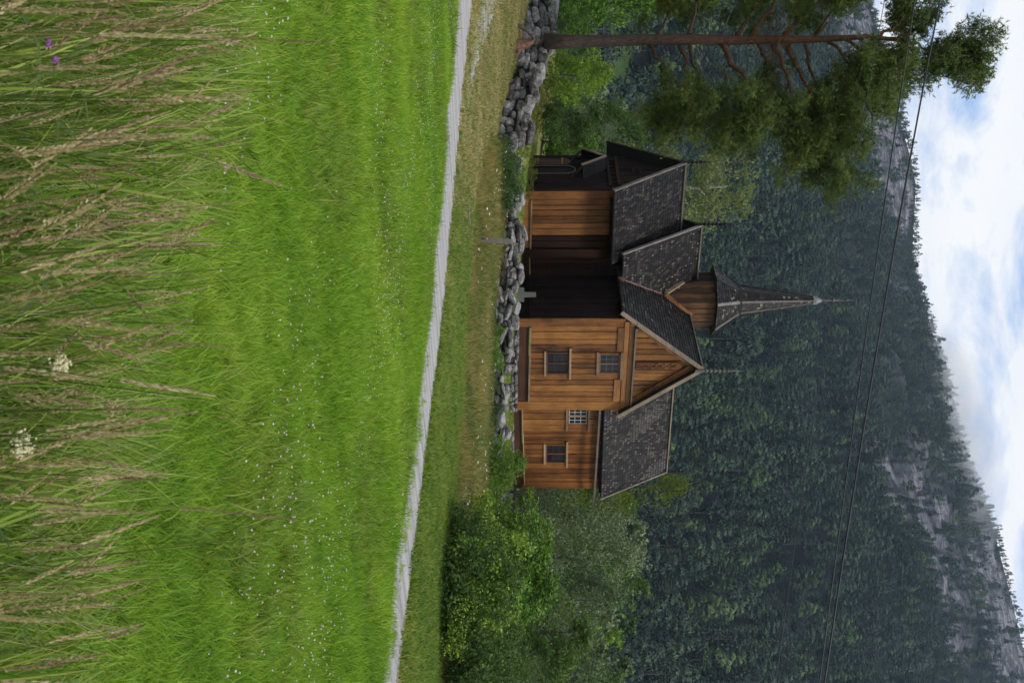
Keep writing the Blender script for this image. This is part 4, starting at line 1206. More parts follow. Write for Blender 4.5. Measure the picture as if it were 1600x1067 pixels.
# flared skirt
z0_, z1_, z2_ = 10.58, 11.97, 16.1
r0_, r1_, r2_ = 1.90, 0.84, 0.17
spire = MB()
q0, q1, q2 = octa(r0_, z0_), octa(r1_, z1_), octa(r2_, z2_)
for k in range(8):
    k2 = (k + 1) % 8
    spire.poly([q0[k], q0[k2], q1[k2], q1[k]]); spire.poly([q1[k], q1[k2], q2[k2], q2[k]])
spire.poly(q0[::-1])
sp = part(spire, 'spire', M['deck'])
def facet_shingles(A, B, C, D, seed, pale):
    r_ = np.random.default_rng(seed)
    V = []; Fc = []; At = []
    A, B, C, D = (np.array(q) for q in (A, B, C, D))
    n = np.cross(B - A, D - A); n /= np.linalg.norm(n)
    if n @ (np.array([(A + B)[0] / 2 - TC.x, (A + B)[1] / 2 - TC.y, 0.01])) < 0: n = -n
    Lh = np.linalg.norm((D + C) / 2 - (A + B) / 2); ex = 0.135; rows = max(2, int(Lh / ex))
    for j in range(rows):
        v0, v1 = j / rows, min(1, (j + 1.5) / rows)
        l0, r0 = A + (D - A) * v0, B + (C - B) * v0; l1, r1 = A + (D - A) * v1, B + (C - B) * v1
        w = np.linalg.norm(r0 - l0); nc = max(1, round(w / 0.12))
        for i in range(nc):
            s = np.clip((np.array([i, i + 0.93]) + 0.5 * (j % 2)) / nc, 0, 1)
            if s[1] - s[0] < 0.02: continue
            h = 0.035 + r_.uniform(-0.006, 0.01)
            p = [l0 + (r0 - l0) * s[0] + n * h, l0 + (r0 - l0) * s[1] + n * h, l1 + (r1 - l1) * s[1] + n * 0.008, l1 + (r1 - l1) * s[0] + n * 0.008]
            b = len(V); V += p + [p[0] - n * 0.028, p[1] - n * 0.028]
            Fc += [(b, b + 1, b + 2, b + 3), (b + 4, b + 5, b + 1, b)]
            val = r_.uniform(0.1, 0.66) if r_.uniform() > pale else r_.uniform(0.74, 0.84)
            At += [val, val]
    return V, Fc, At
V = []; Fc = []; At = []
for k in range(8):
    k2 = (k + 1) % 8
    for (a, b, c, d_, pl) in ((q0[k], q0[k2], q1[k2], q1[k], 0.06), (q1[k], q1[k2], q2[k2], q2[k], 0.06)):
        v_, f_, a_ = facet_shingles(a, b, c, d_, 50 + k, pl)
        b0 = len(V); V += v_; Fc += [tuple(b0 + i for i in q) for q in f_]; At += a_
so = obj('shingles', mesh_np('shingles', V, Fc, M['shingle'], False, {'v': At}), sp); so['kind'] = 'stuff'
for k in range(8):
    mb = MB(); c_ = Vector((TC.x, TC.y, 0)); d_ = (q0[k] - Vector((TC.x, TC.y, q0[k].z))).normalized()
    mb.bar(q0[k] + d_ * 0.03, q1[k] + d_ * 0.03, 0.15, 0.06, d_); mb.bar(q1[k] + d_ * 0.03, q2[k] + d_ * 0.02, 0.13, 0.05, d_, w2=0.05)
    part(mb, 'hip_board', M['wood_grey'] if k in (5, 6) else M['deck'], sp)
    mb = MB(); mb.bar(q1[k] + d_ * 0.06, q1[(k + 1) % 8] + (q1[(k + 1) % 8] - Vector((TC.x, TC.y, q1[k].z))).normalized() * 0.06, 0.07, 0.16); part(mb, 'collar_board', M['deck'], sp)

def lathe(mb, c, prof, n=8, val=0.5):
    c = Vector(c)
    for (r0, z0), (r1, z1) in zip(prof[:-1], prof[1:]):
        for k in range(n):
            a0, a1 = 2 * PI * k / n, 2 * PI * (k + 1) / n
            mb.poly([c + Vector((r0 * math.cos(a0), r0 * math.sin(a0), z0)), c + Vector((r0 * math.cos(a1), r0 * math.sin(a1), z0)), c + Vector((r1 * math.cos(a1), r1 * math.sin(a1), z1)), c + Vector((r1 * math.cos(a0), r1 * math.sin(a0), z1))], val)
mb = MB(); lathe(mb, (TC.x, TC.y, 16.05), [(0.25, -0.05), (0.24, 0.1), (0.09, 0.42), (0.04, 0.46)]); part(mb, 'lead_cap', M['lead'], sp)
mb = MB(); lathe(mb, (TC.x, TC.y, 16.5), [(0.075, -0.1), (0.06, 0.55), (0.11, 0.58), (0.11, 0.64), (0.06, 0.68), (0.055, 0.80), (0.045, 0.9), (0.04, 1.25), (0.09, 1.3), (0.035, 1.36), (0.03, 1.75), (0.07, 1.8), (0.005, 1.86)])
mb.bar((TC.x - 0.16, TC.y, 17.62), (TC.x + 0.16, TC.y, 17.62), 0.03, 0.03)
part(mb, 'finial', M['wood_grey'], sp)
mb = MB(); lathe(mb, (TC.x, TC.y, 17.02), [(0.03, 0), (0.10, 0.03), (0.10, 0.12), (0.03, 0.16)]); part(mb, 'finial_knob', M['lead'], sp)

def finial(c, h, mat):
    pr = [(0.075, -0.35), (0.075, 0.15)]
    z_ = 0.15
    k = 0
    while z_ < h * 0.72:
        pr += [(0.11 - 0.002 * k, z_ + 0.02), (0.11 - 0.002 * k, z_ + 0.07), (0.055, z_ + 0.10), (0.05, z_ + 0.19)]
        z_ += 0.21; k += 1
    pr += [(0.05, z_), (0.04, h * 0.85), (0.004, h)]
    mb = MB(); lathe(mb, c, pr)
    part(mb, 'ridge_finial', mat)
finial((GC + 0.02, -O - 0.1, RG), 1.95, M['wood_grey'])
finial((-1.92, MC, MRG), 1.75, M['hood'])
finial((-5.30, NCB, NRG), 1.35, M['hood'])
finial((14.5, 6.42, CRG), 1.60, M['hood'])

# ------------------------------------------------------------------ stones
def stone_mesh(seed, flat=1.0):
    r_ = random.Random(seed)
    bm = bmesh.new(); bmesh.ops.create_cube(bm, size=1.0)
    bmesh.ops.subdivide_edges(bm, edges=bm.edges, cuts=2, use_grid_fill=True)
    k1 = [Vector((r_.uniform(-4, 4), r_.uniform(-4, 4), r_.uniform(-4, 4))) for _ in range(3)]
    ph = [r_.uniform(0, 6) for _ in range(3)]
    for v in bm.verts:
        c = v.co.copy(); l = (abs(c.x) ** 3.5 + abs(c.y) ** 3.5 + abs(c.z) ** 3.5) ** (1 / 3.5)
        c = c / l * 0.5
        d = sum(math.sin(c.dot(k1[i]) * 1.6 + ph[i]) for i in range(3)) * 0.055 + r_.uniform(-0.035, 0.035)
        v.co = c * (1 + d)
    me = bpy.data.meshes.new('stone'); bm.to_mesh(me); bm.free()
    me.materials.append(M['stone'])
    return me
STONES = [stone_mesh(40 + i) for i in range(9)]
def add_stone(parent, loc, size, rz, tilt=0.12):
    o = bpy.data.objects.new('stone', rnd.choice(STONES))
    o.location = loc; o.scale = size
    o.rotation_euler = (rnd.gauss(0, tilt), rnd.gauss(0, tilt), rz + rnd.gauss(0, 0.1))
    COL.objects.link(o); o.parent = parent
    return o

def dry_wall(name, label, pts, height, sw, sh, thick=0.55, slump=0.1):
    """a rough field wall along the polyline of (x, y): courses of separate boulders on a dark core that blackens the gaps"""
    base = empty(name, (pts[0][0], pts[0][1], gz(*pts[0])))
    tag(base, label, 'stone wall', 'dry stone walls round the churchyard')
    b0 = base.location.copy()
    seg = []; tot = 0
    for a, b in zip(pts[:-1], pts[1:]):
        l_ = math.dist(a, b); seg.append((tot, l_, a, b)); tot += l_
    def at(s):
        for (t0, l_, a, b) in seg:
            if s <= t0 + l_ or (t0, l_, a, b) == seg[-1]:
                u = (s - t0) / l_
                return (a[0] + (b[0] - a[0]) * u, a[1] + (b[1] - a[1]) * u, math.atan2(b[1] - a[1], b[0] - a[0]))
    core = MB()
    ns = max(4, int(tot / 0.5))
    for i in range(ns):
        x0, y0, a0 = at(tot * i / ns); x1, y1, a1 = at(tot * (i + 1) / ns)
        h0 = height(tot * i / ns) * 0.78; h1 = height(tot * (i + 1) / ns) * 0.78
        n0 = Vector((-math.sin(a0), math.cos(a0), 0)) * thick * 0.22; n1 = Vector((-math.sin(a1), math.cos(a1), 0)) * thick * 0.22
        p0 = Vector((x0, y0, gz(x0, y0) - 0.1)) - b0; p1 = Vector((x1, y1, gz(x1, y1) - 0.1)) - b0
        core.hexa([p0 - n0, p1 - n1, p1 + n1, p0 + n0, p0 - n0 + Vector((0, 0, h0)), p1 - n1 + Vector((0, 0, h1)), p1 + n1 + Vector((0, 0, h1)), p0 + n0 + Vector((0, 0, h0))])
    part(core, 'dark_core', M['void'], base)  # near-black core stands for the shade in the gaps between stones
    z = 0.0; course = 0
    hmax = max(height(tot * i / 40) for i in range(41))
    while z < hmax:
        h_ = sh * rnd.uniform(0.75, 1.15) * (1.15 if course == 0 else 1)
        s = rnd.uniform(-0.2, 0.1)
        while s < tot:
            w = sw * rnd.choice([0.55, 0.7, 0.8, 0.9, 1.0, 1.15, 1.45])
            sc = min(max(s + w / 2, 0), tot)
            x, y, a = at(sc)
            if z + h_ * 0.55 < height(sc) * (1 + rnd.gauss(0, 0.06)):
                off = rnd.gauss(0, 0.04) - 0.05 * (1 - z / hmax)
                zz = gz(x, y) + z + h_ / 2 + rnd.gauss(0, 0.045) - 0.03
                hh = h_ * rnd.uniform(1.0, 1.22)
                add_stone(base, Vector((x - math.sin(a) * off, y + math.cos(a) * off, zz)) - b0, (w * rnd.uniform(1.02, 1.14), thick * rnd.uniform(0.85, 1.15), hh), a, 0.07 + slump * 0.5)
            s += w
        z += h_ * 0.93; course += 1
    return base

dry_wall('stone_wall', 'tall dry stone wall of big grey boulders running up to the pine trunk', [(-6.25, 34.5), (-8.0, 35.3), (-9.6, 36.2), (-12.6, 38.1), (-15.5, 40)],
         lambda s: float(np.interp(s, [0, 0.3, 1.5, 3.5, 6, 9, 12], [0.7, 1.12, 1.1, 1.12, 1.15, 1.05, 1.0])), 0.50, 0.28, 0.6)
dry_wall('stone_wall', 'long low dry stone wall with tumbled stones in front of the church', [(-6.1, 34.6), (-5.1, 34.4), (-3.3, 34.2), (-1.7, 33.7), (0, 33.5), (2.2, 33.5), (3.6, 33.9), (5.2, 34.6)],
         lambda s: float(np.interp(s, [0, 0.6, 1.6, 3, 4.6, 5.6, 6.4, 7.2, 8.2, 9.2, 10.2, 11.5], [0.75, 0.72, 0.78, 0.88, 1.0, 1.0, 0.88, 0.92, 0.78, 0.70, 0.72, 0.5])) * (1 + 0.12 * math.sin(s * 5)), 0.40, 0.18, 0.5, 0.25)
dry_wall('stone_wall', 'sunken remnant of stone wall half hidden by the leafy shrub near the rail', [(5.6, 35.0), (7.2, 36.0), (9.0, 37.0)], lambda s: 0.42 + 0.1 * math.sin(s * 4), 0.36, 0.22, 0.5, 0.3)

# fallen stones near the walls
for i, (x, y, s_) in enumerate([(-0.5, 32.7, .30), (0.5, 32.6, .28), (1.5, 32.9, .34), (2.1, 32.6, .26), (-2.6, 33.4, .24), (3.9, 33.1, .22)]):
    st = obj('boulder', rnd.choice(STONES)); st.location = (x, y, gz(x, y) + s_ * 0.3); st.scale = (s_ * 1.3, s_, s_ * 0.9); st.rotation_euler = (0.2, 0.1, i)
    tag(st, 'grey stone fallen in the grass at the foot of the low wall', 'stone', 'stones fallen from the low wall')

# foundation stones below the church
fo = MB()
fo.box(0.1, GW - 0.1, 0.08, 0.5, -0.6, 0.15); fo.box(GW, 13.9, CB + 0.1, CB + 0.5, -1.2, -0.25); fo.box(0.1, 0.5, 0.1, 4.1, -0.4, 0.24); fo.box(-4.5, -1.6, 4.3, 4.7, -0.1, 0.35)
fnd = part(fo, 'foundation', M['void'])
def found(s0_, s1_, mp_, ztop, zbot, w0, h0):
    z = zbot; 
    n = 0
    while z < max(ztop(s0_), ztop(s1_)):
        s = s0_ + rnd.uniform(-0.1, 0.1); h_ = h0 * rnd.uniform(0.8, 1.2)
        while s < s1_:
            w = w0 * rnd.uniform(0.5, 1.6)
            sc = min(s + w / 2, s1_)
            if z + h_ * 0.4 < ztop(sc):
                x, y, zz = mp_(sc, 0.02 + rnd.uniform(-0.04, 0.05), min(z + h_ / 2, ztop(sc) - h_ * 0.38))
                add_stone(fnd, (x, y, zz), (w * 1.05, 0.4, h_ * 1.12) if mp_(0, 0, 0)[1] == mp_(1, 0, 0)[1] else (0.4, w * 1.05, h_ * 1.12), 0, 0.05)
            s += w
        z += h_ * 0.9; n += 1
found(0.0, GW, gable_mp, lambda s: 0.31 - 0.17 * s / GW, -0.42, 0.34, 0.17)
found(GW, 14.1, nave_mp(CB), lambda s: -0.08 - 0.19 * (s - GW) / 8.9, -0.75, 0.42, 0.16)
found(0.0, 4.2, side_mp(0.0), lambda s: 0.26, -0.2, 0.36, 0.17)
found(-4.7, -1.6, nave_mp(4.24), lambda s: 0.47 - 0.1 * (s + 4.7) / 3, 0.1, 0.36, 0.15)

# ------------------------------------------------------------------ small things in the churchyard and on the verge
def at_ground(x, y): return (x, y, gz(x, y))
t_ = empty('fence_post', at_ground(-2.66, 27.0)); tag(t_, 'thin weathered grey post leaning in the verge before the low wall', 'post')
mb = MB(); mb.bar((0, 0, -0.1), (0.09, 0.0, 1.02), 0.13, 0.10, (0, 1, 0), w2=0.12); part(mb, 'shaft', M['wood_grey'], t_)
mb = MB(); mb.bar((0.02, -0.07, 0.22), (0.024, -0.07, 0.30), 0.05, 0.03); part(mb, 'staple', M['iron'], t_)
mb = MB(); mb.bar((-0.28, 0, 0.05), (0.28, 0.25, 0.07), 0.11, 0.04)
pl = mb.build('fallen_plank', M['wood_grey']); pl.location = at_ground(-2.9, 23.6); pl.rotation_euler = (0, 0, 0.1)
tag(pl, 'weathered plank lying flat in the verge grass near the leaning post', 'plank')
# grave marker: wide block with a narrow shaft
t_ = empty('grave_marker', at_ground(-2.07, 46.3)); tag(t_, 'grey stone grave marker with narrow shaft above a wide block, before the shaded wall', 'grave marker')
mb = MB(); mb.hexa([(-.33, -.14, -.2), (.33, -.14, -.2), (.33, .14, -.2), (-.33, .14, -.2), (-.31, -.13, .34), (.31, -.13, .34), (.31, .13, .34), (-.31, .13, .34)]); part(mb, 'block', M['gravestone'], t_)
mb = MB(); mb.hexa([(-.12, -.09, .343), (.12, -.09, .343), (.12, .09, .343), (-.12, .09, .343), (-.105, -.08, .87), (.105, -.08, .87), (.105, .08, .87), (-.105, .08, .87)]); part(mb, 'shaft', M['gravestone'], t_)
# rail of tarred posts right of the church
t_ = empty('hitching_rail', at_ground(6.55, 44.0)); tag(t_, 'dark tarred rail on two posts beside the chancel corner', 'rail')
for dx, y_, h_ in ((-0.24, 0.0, 1.12), (0.42, -0.6, 1.15)):
    mb = MB(); mb.bar((dx, y_, -0.1), (dx + 0.03, y_, h_), 0.10, 0.10, (0, 1, 0)); part(mb, 'post', M['darkrail'], t_)
mb = MB(); mb.bar((-0.42, 0.14, 0.62), (0.60, -0.78, 0.60), 0.09, 0.10); part(mb, 'crossbar', M['darkrail'], t_)
t_ = empty('gravestone', at_ground(7.1, 48.5)); tag(t_, 'small pale upright gravestone behind the dark rail', 'gravestone')
mb = MB(); mb.prism([(-.2, 0, -.1), (.2, 0, -.1), (.2, 0, .45), (.12, 0, .56), (-.12, 0, .56), (-.2, 0, .45)], (0, .12, 0)); part(mb, 'slab', M['gravestone'], t_)
mb = MB(); mb.box(-.3, .3, -.1, .22, -.15, .02); part(mb, 'plinth', M['gravestone'], t_)

# rotten stump with its root leaning on the tall wall
t_ = empty('tree_stump', at_ground(-10.35, 35.6)); tag(t_, 'weathered grey and rust coloured stump with a bent root against the tall wall', 'stump')
mb = MB(); mb.tube([(0.30, 0, -0.15), (0.26, 0, 0.12), (0.20, 0.05, 0.34), (0.10, 0.1, 0.50), (0.02, 0.1, 0.60)], [0.30, 0.20, 0.15, 0.13, 0.05], 7); part(mb, 'bole', M['stump'], t_)
mb = MB(); mb.tube([(0.12, -0.05, 0.60), (-0.02, -0.12, 0.55), (-0.16, -0.2, 0.40), (-0.22, -0.22, 0.24), (-0.33, -0.25, 0.06), (-0.46, -0.25, -0.08)], [0.04, 0.075, 0.10, 0.085, 0.06, 0.02], 6); part(mb, 'root', M['bark'], t_)
mb = MB(); mb.tube([(0.3, 0, 0.1), (0.55, -0.1, 0.02), (0.8, -0.1, -0.1)], [0.14, 0.09, 0.03], 6); part(mb, 'root', M['stump'], t_, smooth=True)

# ------------------------------------------------------------------ trees
def quads_from(c, n, size, aspect, r_, elong=None):
    """leaf quads (diamonds) at centres c with normals n"""
    N_ = len(c)
    a = r_.normal(0, 1, (N_, 3))
    u = np.cross(n, a); u /= np.linalg.norm(u, axis=1)[:, None] + 1e-9
    if elong is not None:
        u = elong - n * np.sum(elong * n, 1)[:, None]; u /= np.linalg.norm(u, axis=1)[:, None] + 1e-9
    w = np.cross(n, u)
    s = size if hasattr(size, '__len__') else np.full(N_, size)
    su = (s * 0.5)[:, None]; sw = (s * 0.5 * aspect)[:, None]
    V = np.stack([c - u * su, c + w * sw, c + u * su, c - w * sw], 1).reshape(-1, 3)
    Fc = np.arange(N_ * 4).reshape(N_, 4)
    return V, Fc

def crown_mesh(name, seed, clumps, n, size, mat, aspect=0.6, droop=0.3, vb=0.5):
    """foliage: leaves gathered on the outside of many uneven clumps; clumps are (centre, radius xyz)"""
    r_ = np.random.default_rng(seed)
    vol = np.array([c[1][0] * c[1][1] + c[1][1] * c[1][2] + c[1][0] * c[1][2] for c in clumps]); vol /= vol.sum()
    C = []; Nn = []; A = []
    for (c, rad), f in zip(clumps, vol):
        k = max(6, int(n * f))
        d = r_.normal(0, 1, (k, 3)); d /= np.linalg.norm(d, axis=1)[:, None]
        # twig structure: leaves cluster round a handful of twig ends on the shell
        tw = max(4, k // 14)
        td = r_.normal(0, 1, (tw, 3)); td /= np.linalg.norm(td, axis=1)[:, None]
        td *= r_.uniform(0.45, 1.12, (tw, 1))
        ti = r_.integers(0, tw, k)
        p = td[ti] + r_.normal(0, 0.15, (k, 3))
        C.append(np.array(c) + p * np.array(rad))
        nn = p * 0.6 + d * 0.9 + np.array([0, 0, 0.35]); Nn.append(nn)
        tone = r_.uniform(0.0, 0.6, tw)
        A.append(np.clip(tone[ti] + r_.uniform(0, 0.4, k), 0, 1))
    C = np.concatenate(C); Nn = np.concatenate(Nn); A = np.concatenate(A)
    Nn /= np.linalg.norm(Nn, axis=1)[:, None] + 1e-9
    el = r_.normal(0, 0.6, C.shape) + np.array([0, 0, -droop * 2])
    V, Fc = quads_from(C, Nn, size * r_.uniform(0.6, 1.35, len(C)), aspect, r_, el)
    return mesh_np(name, V, Fc, mat, False, {'v': A})

def clump_set(seed, H, w, base, nclump, shape='round'):
    r_ = random.Random(seed)
    out = []
    for i in range(nclump):
        u = r_.uniform(0, 1)
        z = base + (H - base) * (0.06 + 0.90 * u)
        if shape == 'round': prof = math.sin(PI * min(1, 0.16 + 0.84 * u)) ** 0.7
        elif shape == 'tall': prof = (1 - u) ** 0.55 * (0.45 + 0.55 * min(1, u * 4))
        else: prof = (1 - 0.55 * u) * min(1, 0.5 + u * 3)
        a = r_.uniform(0, 2 * PI); rr = w * 0.5 * prof * math.sqrt(r_.uniform(0.12, 1.0))
        s = w * r_.uniform(0.13, 0.25) * (1 - 0.35 * u)
        out.append(((rr * math.cos(a), rr * math.sin(a), z), (s, s, s * r_.uniform(0.7, 1.15))))
    return out

def trunk_mb(H, r0, clumps, seed, wob=0.04, nb=7, top=0.85):
    r_ = random.Random(seed)
    mb = MB()
    pts = []; rad = []
    px, py = 0, 0
    for i in range(9):
        u = i / 8
        pts.append((px, py, -0.15 + H * top * u)); rad.append(r0 * (1 - 0.82 * u) * (1.35 if i == 0 else 1))
        px += r_.gauss(0, wob * H * 0.12); py += r_.gauss(0, wob * H * 0.12)
    mb.tube(pts, rad, 8)
    cs = sorted(clumps, key=lambda q: -(q[1][0]))[:nb]
    for c, rd in cs:
        z0 = max(0.12 * H, min(c[2] - 0.5 * math.hypot(c[0], c[1]), H * top * 0.95))
        i = min(7, int(z0 / (H * top) * 8)); p0 = Vector(pts[i]).lerp(Vector(pts[i + 1]), 0.5); p0.z = z0
        p1 = Vector(c); mid = p0.lerp(p1, 0.5) + Vector((0, 0, 0.06 * H))
        rb = rad[i] * 0.5
        mb.tube([p0, p0.lerp(mid, 0.6), mid.lerp(p1, 0.4), p1], [rb, rb * 0.7, rb * 0.45, rb * 0.15], 5)
    return mb

TREES = {}
def make_tree(key, kind, seed, H, w, base, ncl, nleaf, lsize, leaf, bark, shape, r0, nb=7, aspect=0.6, droop=0.3):
    cl = clump_set(seed, H, w, base, ncl, shape)
    tm = trunk_mb(H, r0, cl, seed + 1, nb=nb).mesh('trunk', M[bark], True)
    cm = crown_mesh('crown', seed + 2, cl, nleaf, lsize, M[leaf], aspect, droop)
    TREES[key] = (kind, tm, cm, H)

def plant_tree(key, x, y, label, group, H=None, rz=None, wide=1.0, cat='tree', zoff=0.0):
    kind, tm, cm, H0 = TREES[key]
    s = (H / H0) if H else 1.0
    e = empty(kind, (x, y, gz(x, y) + zoff), rnd.uniform(0, 2 * PI) if rz is None else rz)
    e.scale = (s * wide, s * wide, s)
    tag(e, label, cat, group)
    obj('trunk', tm, e); obj('crown', cm, e)
    return e

make_tree('leafyA', 'broadleaf_tree', 1, 7.0, 5.6, 0.7, 46, 15000, 0.17, 'broad', 'bark', 'round', 0.13)
make_tree('leafyB', 'broadleaf_tree', 2, 6.0, 5.0, 0.3, 42, 14000, 0.17, 'broad', 'bark', 'round', 0.11)
make_tree('darkA', 'broadleaf_tree', 3, 7.0, 5.4, 0.4, 44, 14000, 0.17, 'broad_dark', 'bark', 'round', 0.14)
make_tree('willowA', 'willow_tree', 4, 8.5, 7.0, 0.6, 56, 19000, 0.18, 'willow', 'bark', 'round', 0.16, nb=12, aspect=0.4)
make_tree('willowB', 'willow_tree', 5, 9.0, 6.5, 0.6, 52, 17000, 0.18, 'willow', 'bark', 'round', 0.16, nb=14, aspect=0.4)
make_tree('birchA', 'birch_tree', 6, 16, 7.5, 4.5, 50, 13000, 0.20, 'birch', 'birchbark', 'loose', 0.30, nb=22, droop=0.8)
make_tree('limeA', 'broadleaf_tree', 7, 14, 6.5, 4, 44, 13000, 0.20, 'lime', 'bark', 'round', 0.18)
make_tree('shrubA', 'shrub', 8, 1.6, 2.6, 0.05, 22, 4200, 0.085, 'shrub', 'bark', 'round', 0.03)
make_tree('shrubB', 'shrub', 9, 1.5, 2.4, 0.0, 22, 5200, 0.085, 'broad_dark', 'bark', 'round', 0.03)
make_tree('roseA', 'shrub', 10, 2.7, 3.3, 0.0, 46, 16000, 0.085, 'broad', 'bark', 'tall', 0.04)
make_tree('roseB', 'shrub', 13, 2.7, 2.8, 0.0, 40, 14000, 0.085, 'broad', 'bark', 'round', 0.04)
make_tree('herbA', 'wild_plant', 11, 1.2, 1.9, 0.0, 26, 6200, 0.055, 'broad_dark', 'stem', 'round', 0.02)
make_tree('herbB', 'wild_plant', 12, 1.1, 2.0, 0.0, 26, 6200, 0.055, 'broad', 'stem', 'round', 0.02)

def pxy(U, d): return ((U - 533.5) / F * d, d)
def hgt(Vt, d, x, y): return (Vt - 845) / F * d + EYE - gz(x, y)
def T(key, U, d, Vt, label, group, wide=1.0, **k):
    x, y = pxy(U, d)
    return plant_tree(key, x, y, label, group, H=hgt(Vt, d, x, y), wide=wide, **k)

GB = 'broadleaf trees behind the tall wall'
T('leafyA', 118, 50, 955, 'bright green leafy tree right of the pine trunk, behind the tall wall', GB, 0.95)
T('leafyB', 22, 47, 948, 'bright green leafy tree left of the pine trunk, behind the tall wall', GB, 1.1)
T('darkA', 178, 53, 940, 'deep green leafy tree between the bright leafy tree and the portal gable', GB, 1.1)
T('leafyB', 222, 62, 935, 'green leafy tree whose crown meets the portal gable', GB, 1.1)
T('willowA', 205, 72, 965, 'greyish green tree rising behind the deep green leafy tree', GB, 0.9)
T('leafyA', -25, 56, 1120, 'tall bright green tree cut by the picture edge behind the pine', GB, 0.62)
T('birchA', 296, 78, 1188, 'pale birch with whitish limbs standing behind the nave roof', None, 1.0)
T('darkA', 222, 84, 1010, 'dark green tree between the portal gable and the pine branches', GB, 0.9)
GR = 'trees right of the church'
T('leafyA', 852, 27.5, 862, 'fresh green broadleaf tree nearest the rail, right of the church', GR, 1.7)
T('leafyB', 905, 25.5, 872, 'fresh green broadleaf tree with yellowish tips amid the hedge right of church', GR, 1.5)
T('leafyB', 930, 26.5, 850, 'low spreading broadleaf tree at the far end of the fresh green group', GR, 1.1)
T('darkA', 885, 30, 800, 'dark shaded broadleaf tree inside the fresh green group', GR, 1.3)
T('willowA', 812, 64, 978, 'large greyish willow right behind the chancel corner', GR, 0.95)
T('willowB', 872, 60, 1002, 'large greyish willow with bare grey limbs, in the middle right of church', GR, 1.0)
T('willowB', 935, 56, 975, 'broad willow right of the bare-limbed willow', GR, 1.0)
T('darkA', 985, 42, 925, 'dark bushy tree before the far right meadow', GR, 1.2)
T('willowA', 1050, 46, 940, 'greyish bushy tree at the far right picture edge', GR, 1.1)
T('darkA', 1020, 40, 860, 'low dark bushy tree at the edge of the far right meadow', GR, 1.2)
T('limeA', 755, 84, 1074, 'yellow green tree top showing over the chancel roof end', None, 0.7)
T('roseB', 748, 31.2, 806, 'loose leafy shrub before the chancel, nearer the dark rail', 'shrubs by the low wall', 0.75)
T('roseA', 722, 31.0, 818, 'taller leafy shrub growing at the low wall below the dark chancel window', 'shrubs by the low wall', 0.9)
T('shrubB', 782, 33.0, 800, 'round dark shrub between the chancel shrub and the rail', 'shrubs by the low wall')
GH = 'shrubs along the tall wall and portal'
for i, (U, d, Vt, k, lb) in enumerate([(248, 47, 838, 'shrubA', 'yellowish shrub at the foot of the portal'), (272, 46.5, 840, 'shrubA', 'yellowish shrub under the arched door'), (298, 46, 834, 'shrubA', 'low yellowish shrub at the nave corner'),
        (215, 38.5, 836, 'shrubA', 'yellowish shrub just behind the end of the tall wall'), (190, 38.5, 846, 'shrubA', 'olive shrub behind the tall wall, second from its end'), (160, 39, 856, 'shrubA', 'olive shrub behind the middle of the tall wall'),
        (128, 39.5, 866, 'shrubA', 'olive shrub behind the tall wall beside the bright tree'), (40, 42, 885, 'shrubB', 'dark shrub behind the tall wall left of the pine trunk')]):
    T(k, U, d, Vt, lb, GH, 1.15, cat='shrub')
# herb thicket on the right below the trees and in the wall gap
rr = random.Random(5)
GHB = 'tall wild plants under the trees'
for i in range(34):
    U = 868 + i * 6.6 + rr.uniform(-6, 6); d = 17.6 + rr.uniform(0, 4.5) - (U - 780) * 0.004
    x, y = pxy(U, d)
    plant_tree('herbA' if rr.random() < 0.75 else 'herbB', x, y, 'tall leafy wild plant in the thicket under the trees right of church', GHB, H=rr.uniform(0.8, 1.35), cat='plant')
for i in range(7):
    U = 244 + i * 10; d = 33 + rr.uniform(-0.8, 0.6); x, y = pxy(U, d)
    plant_tree('herbA', x, y, 'tall wild plant filling the gap at the end of the tall wall', 'wild plants in the wall gap', H=rr.uniform(0.6, 0.95), cat='plant')
for i, (U, V_) in enumerate([(575, 760), (600, 752), (560, 770), (640, 756), (690, 752), (660, 765), (520, 758)]):
    d = 32.2 + rr.uniform(-.3, .8); x, y = pxy(U, d)
    plant_tree('herbA' if i % 2 else 'herbB', x, y, 'leafy wild plant at the foot of the low wall', 'wild plants at the low wall', H=rr.uniform(0.45, 0.7), cat='plant')

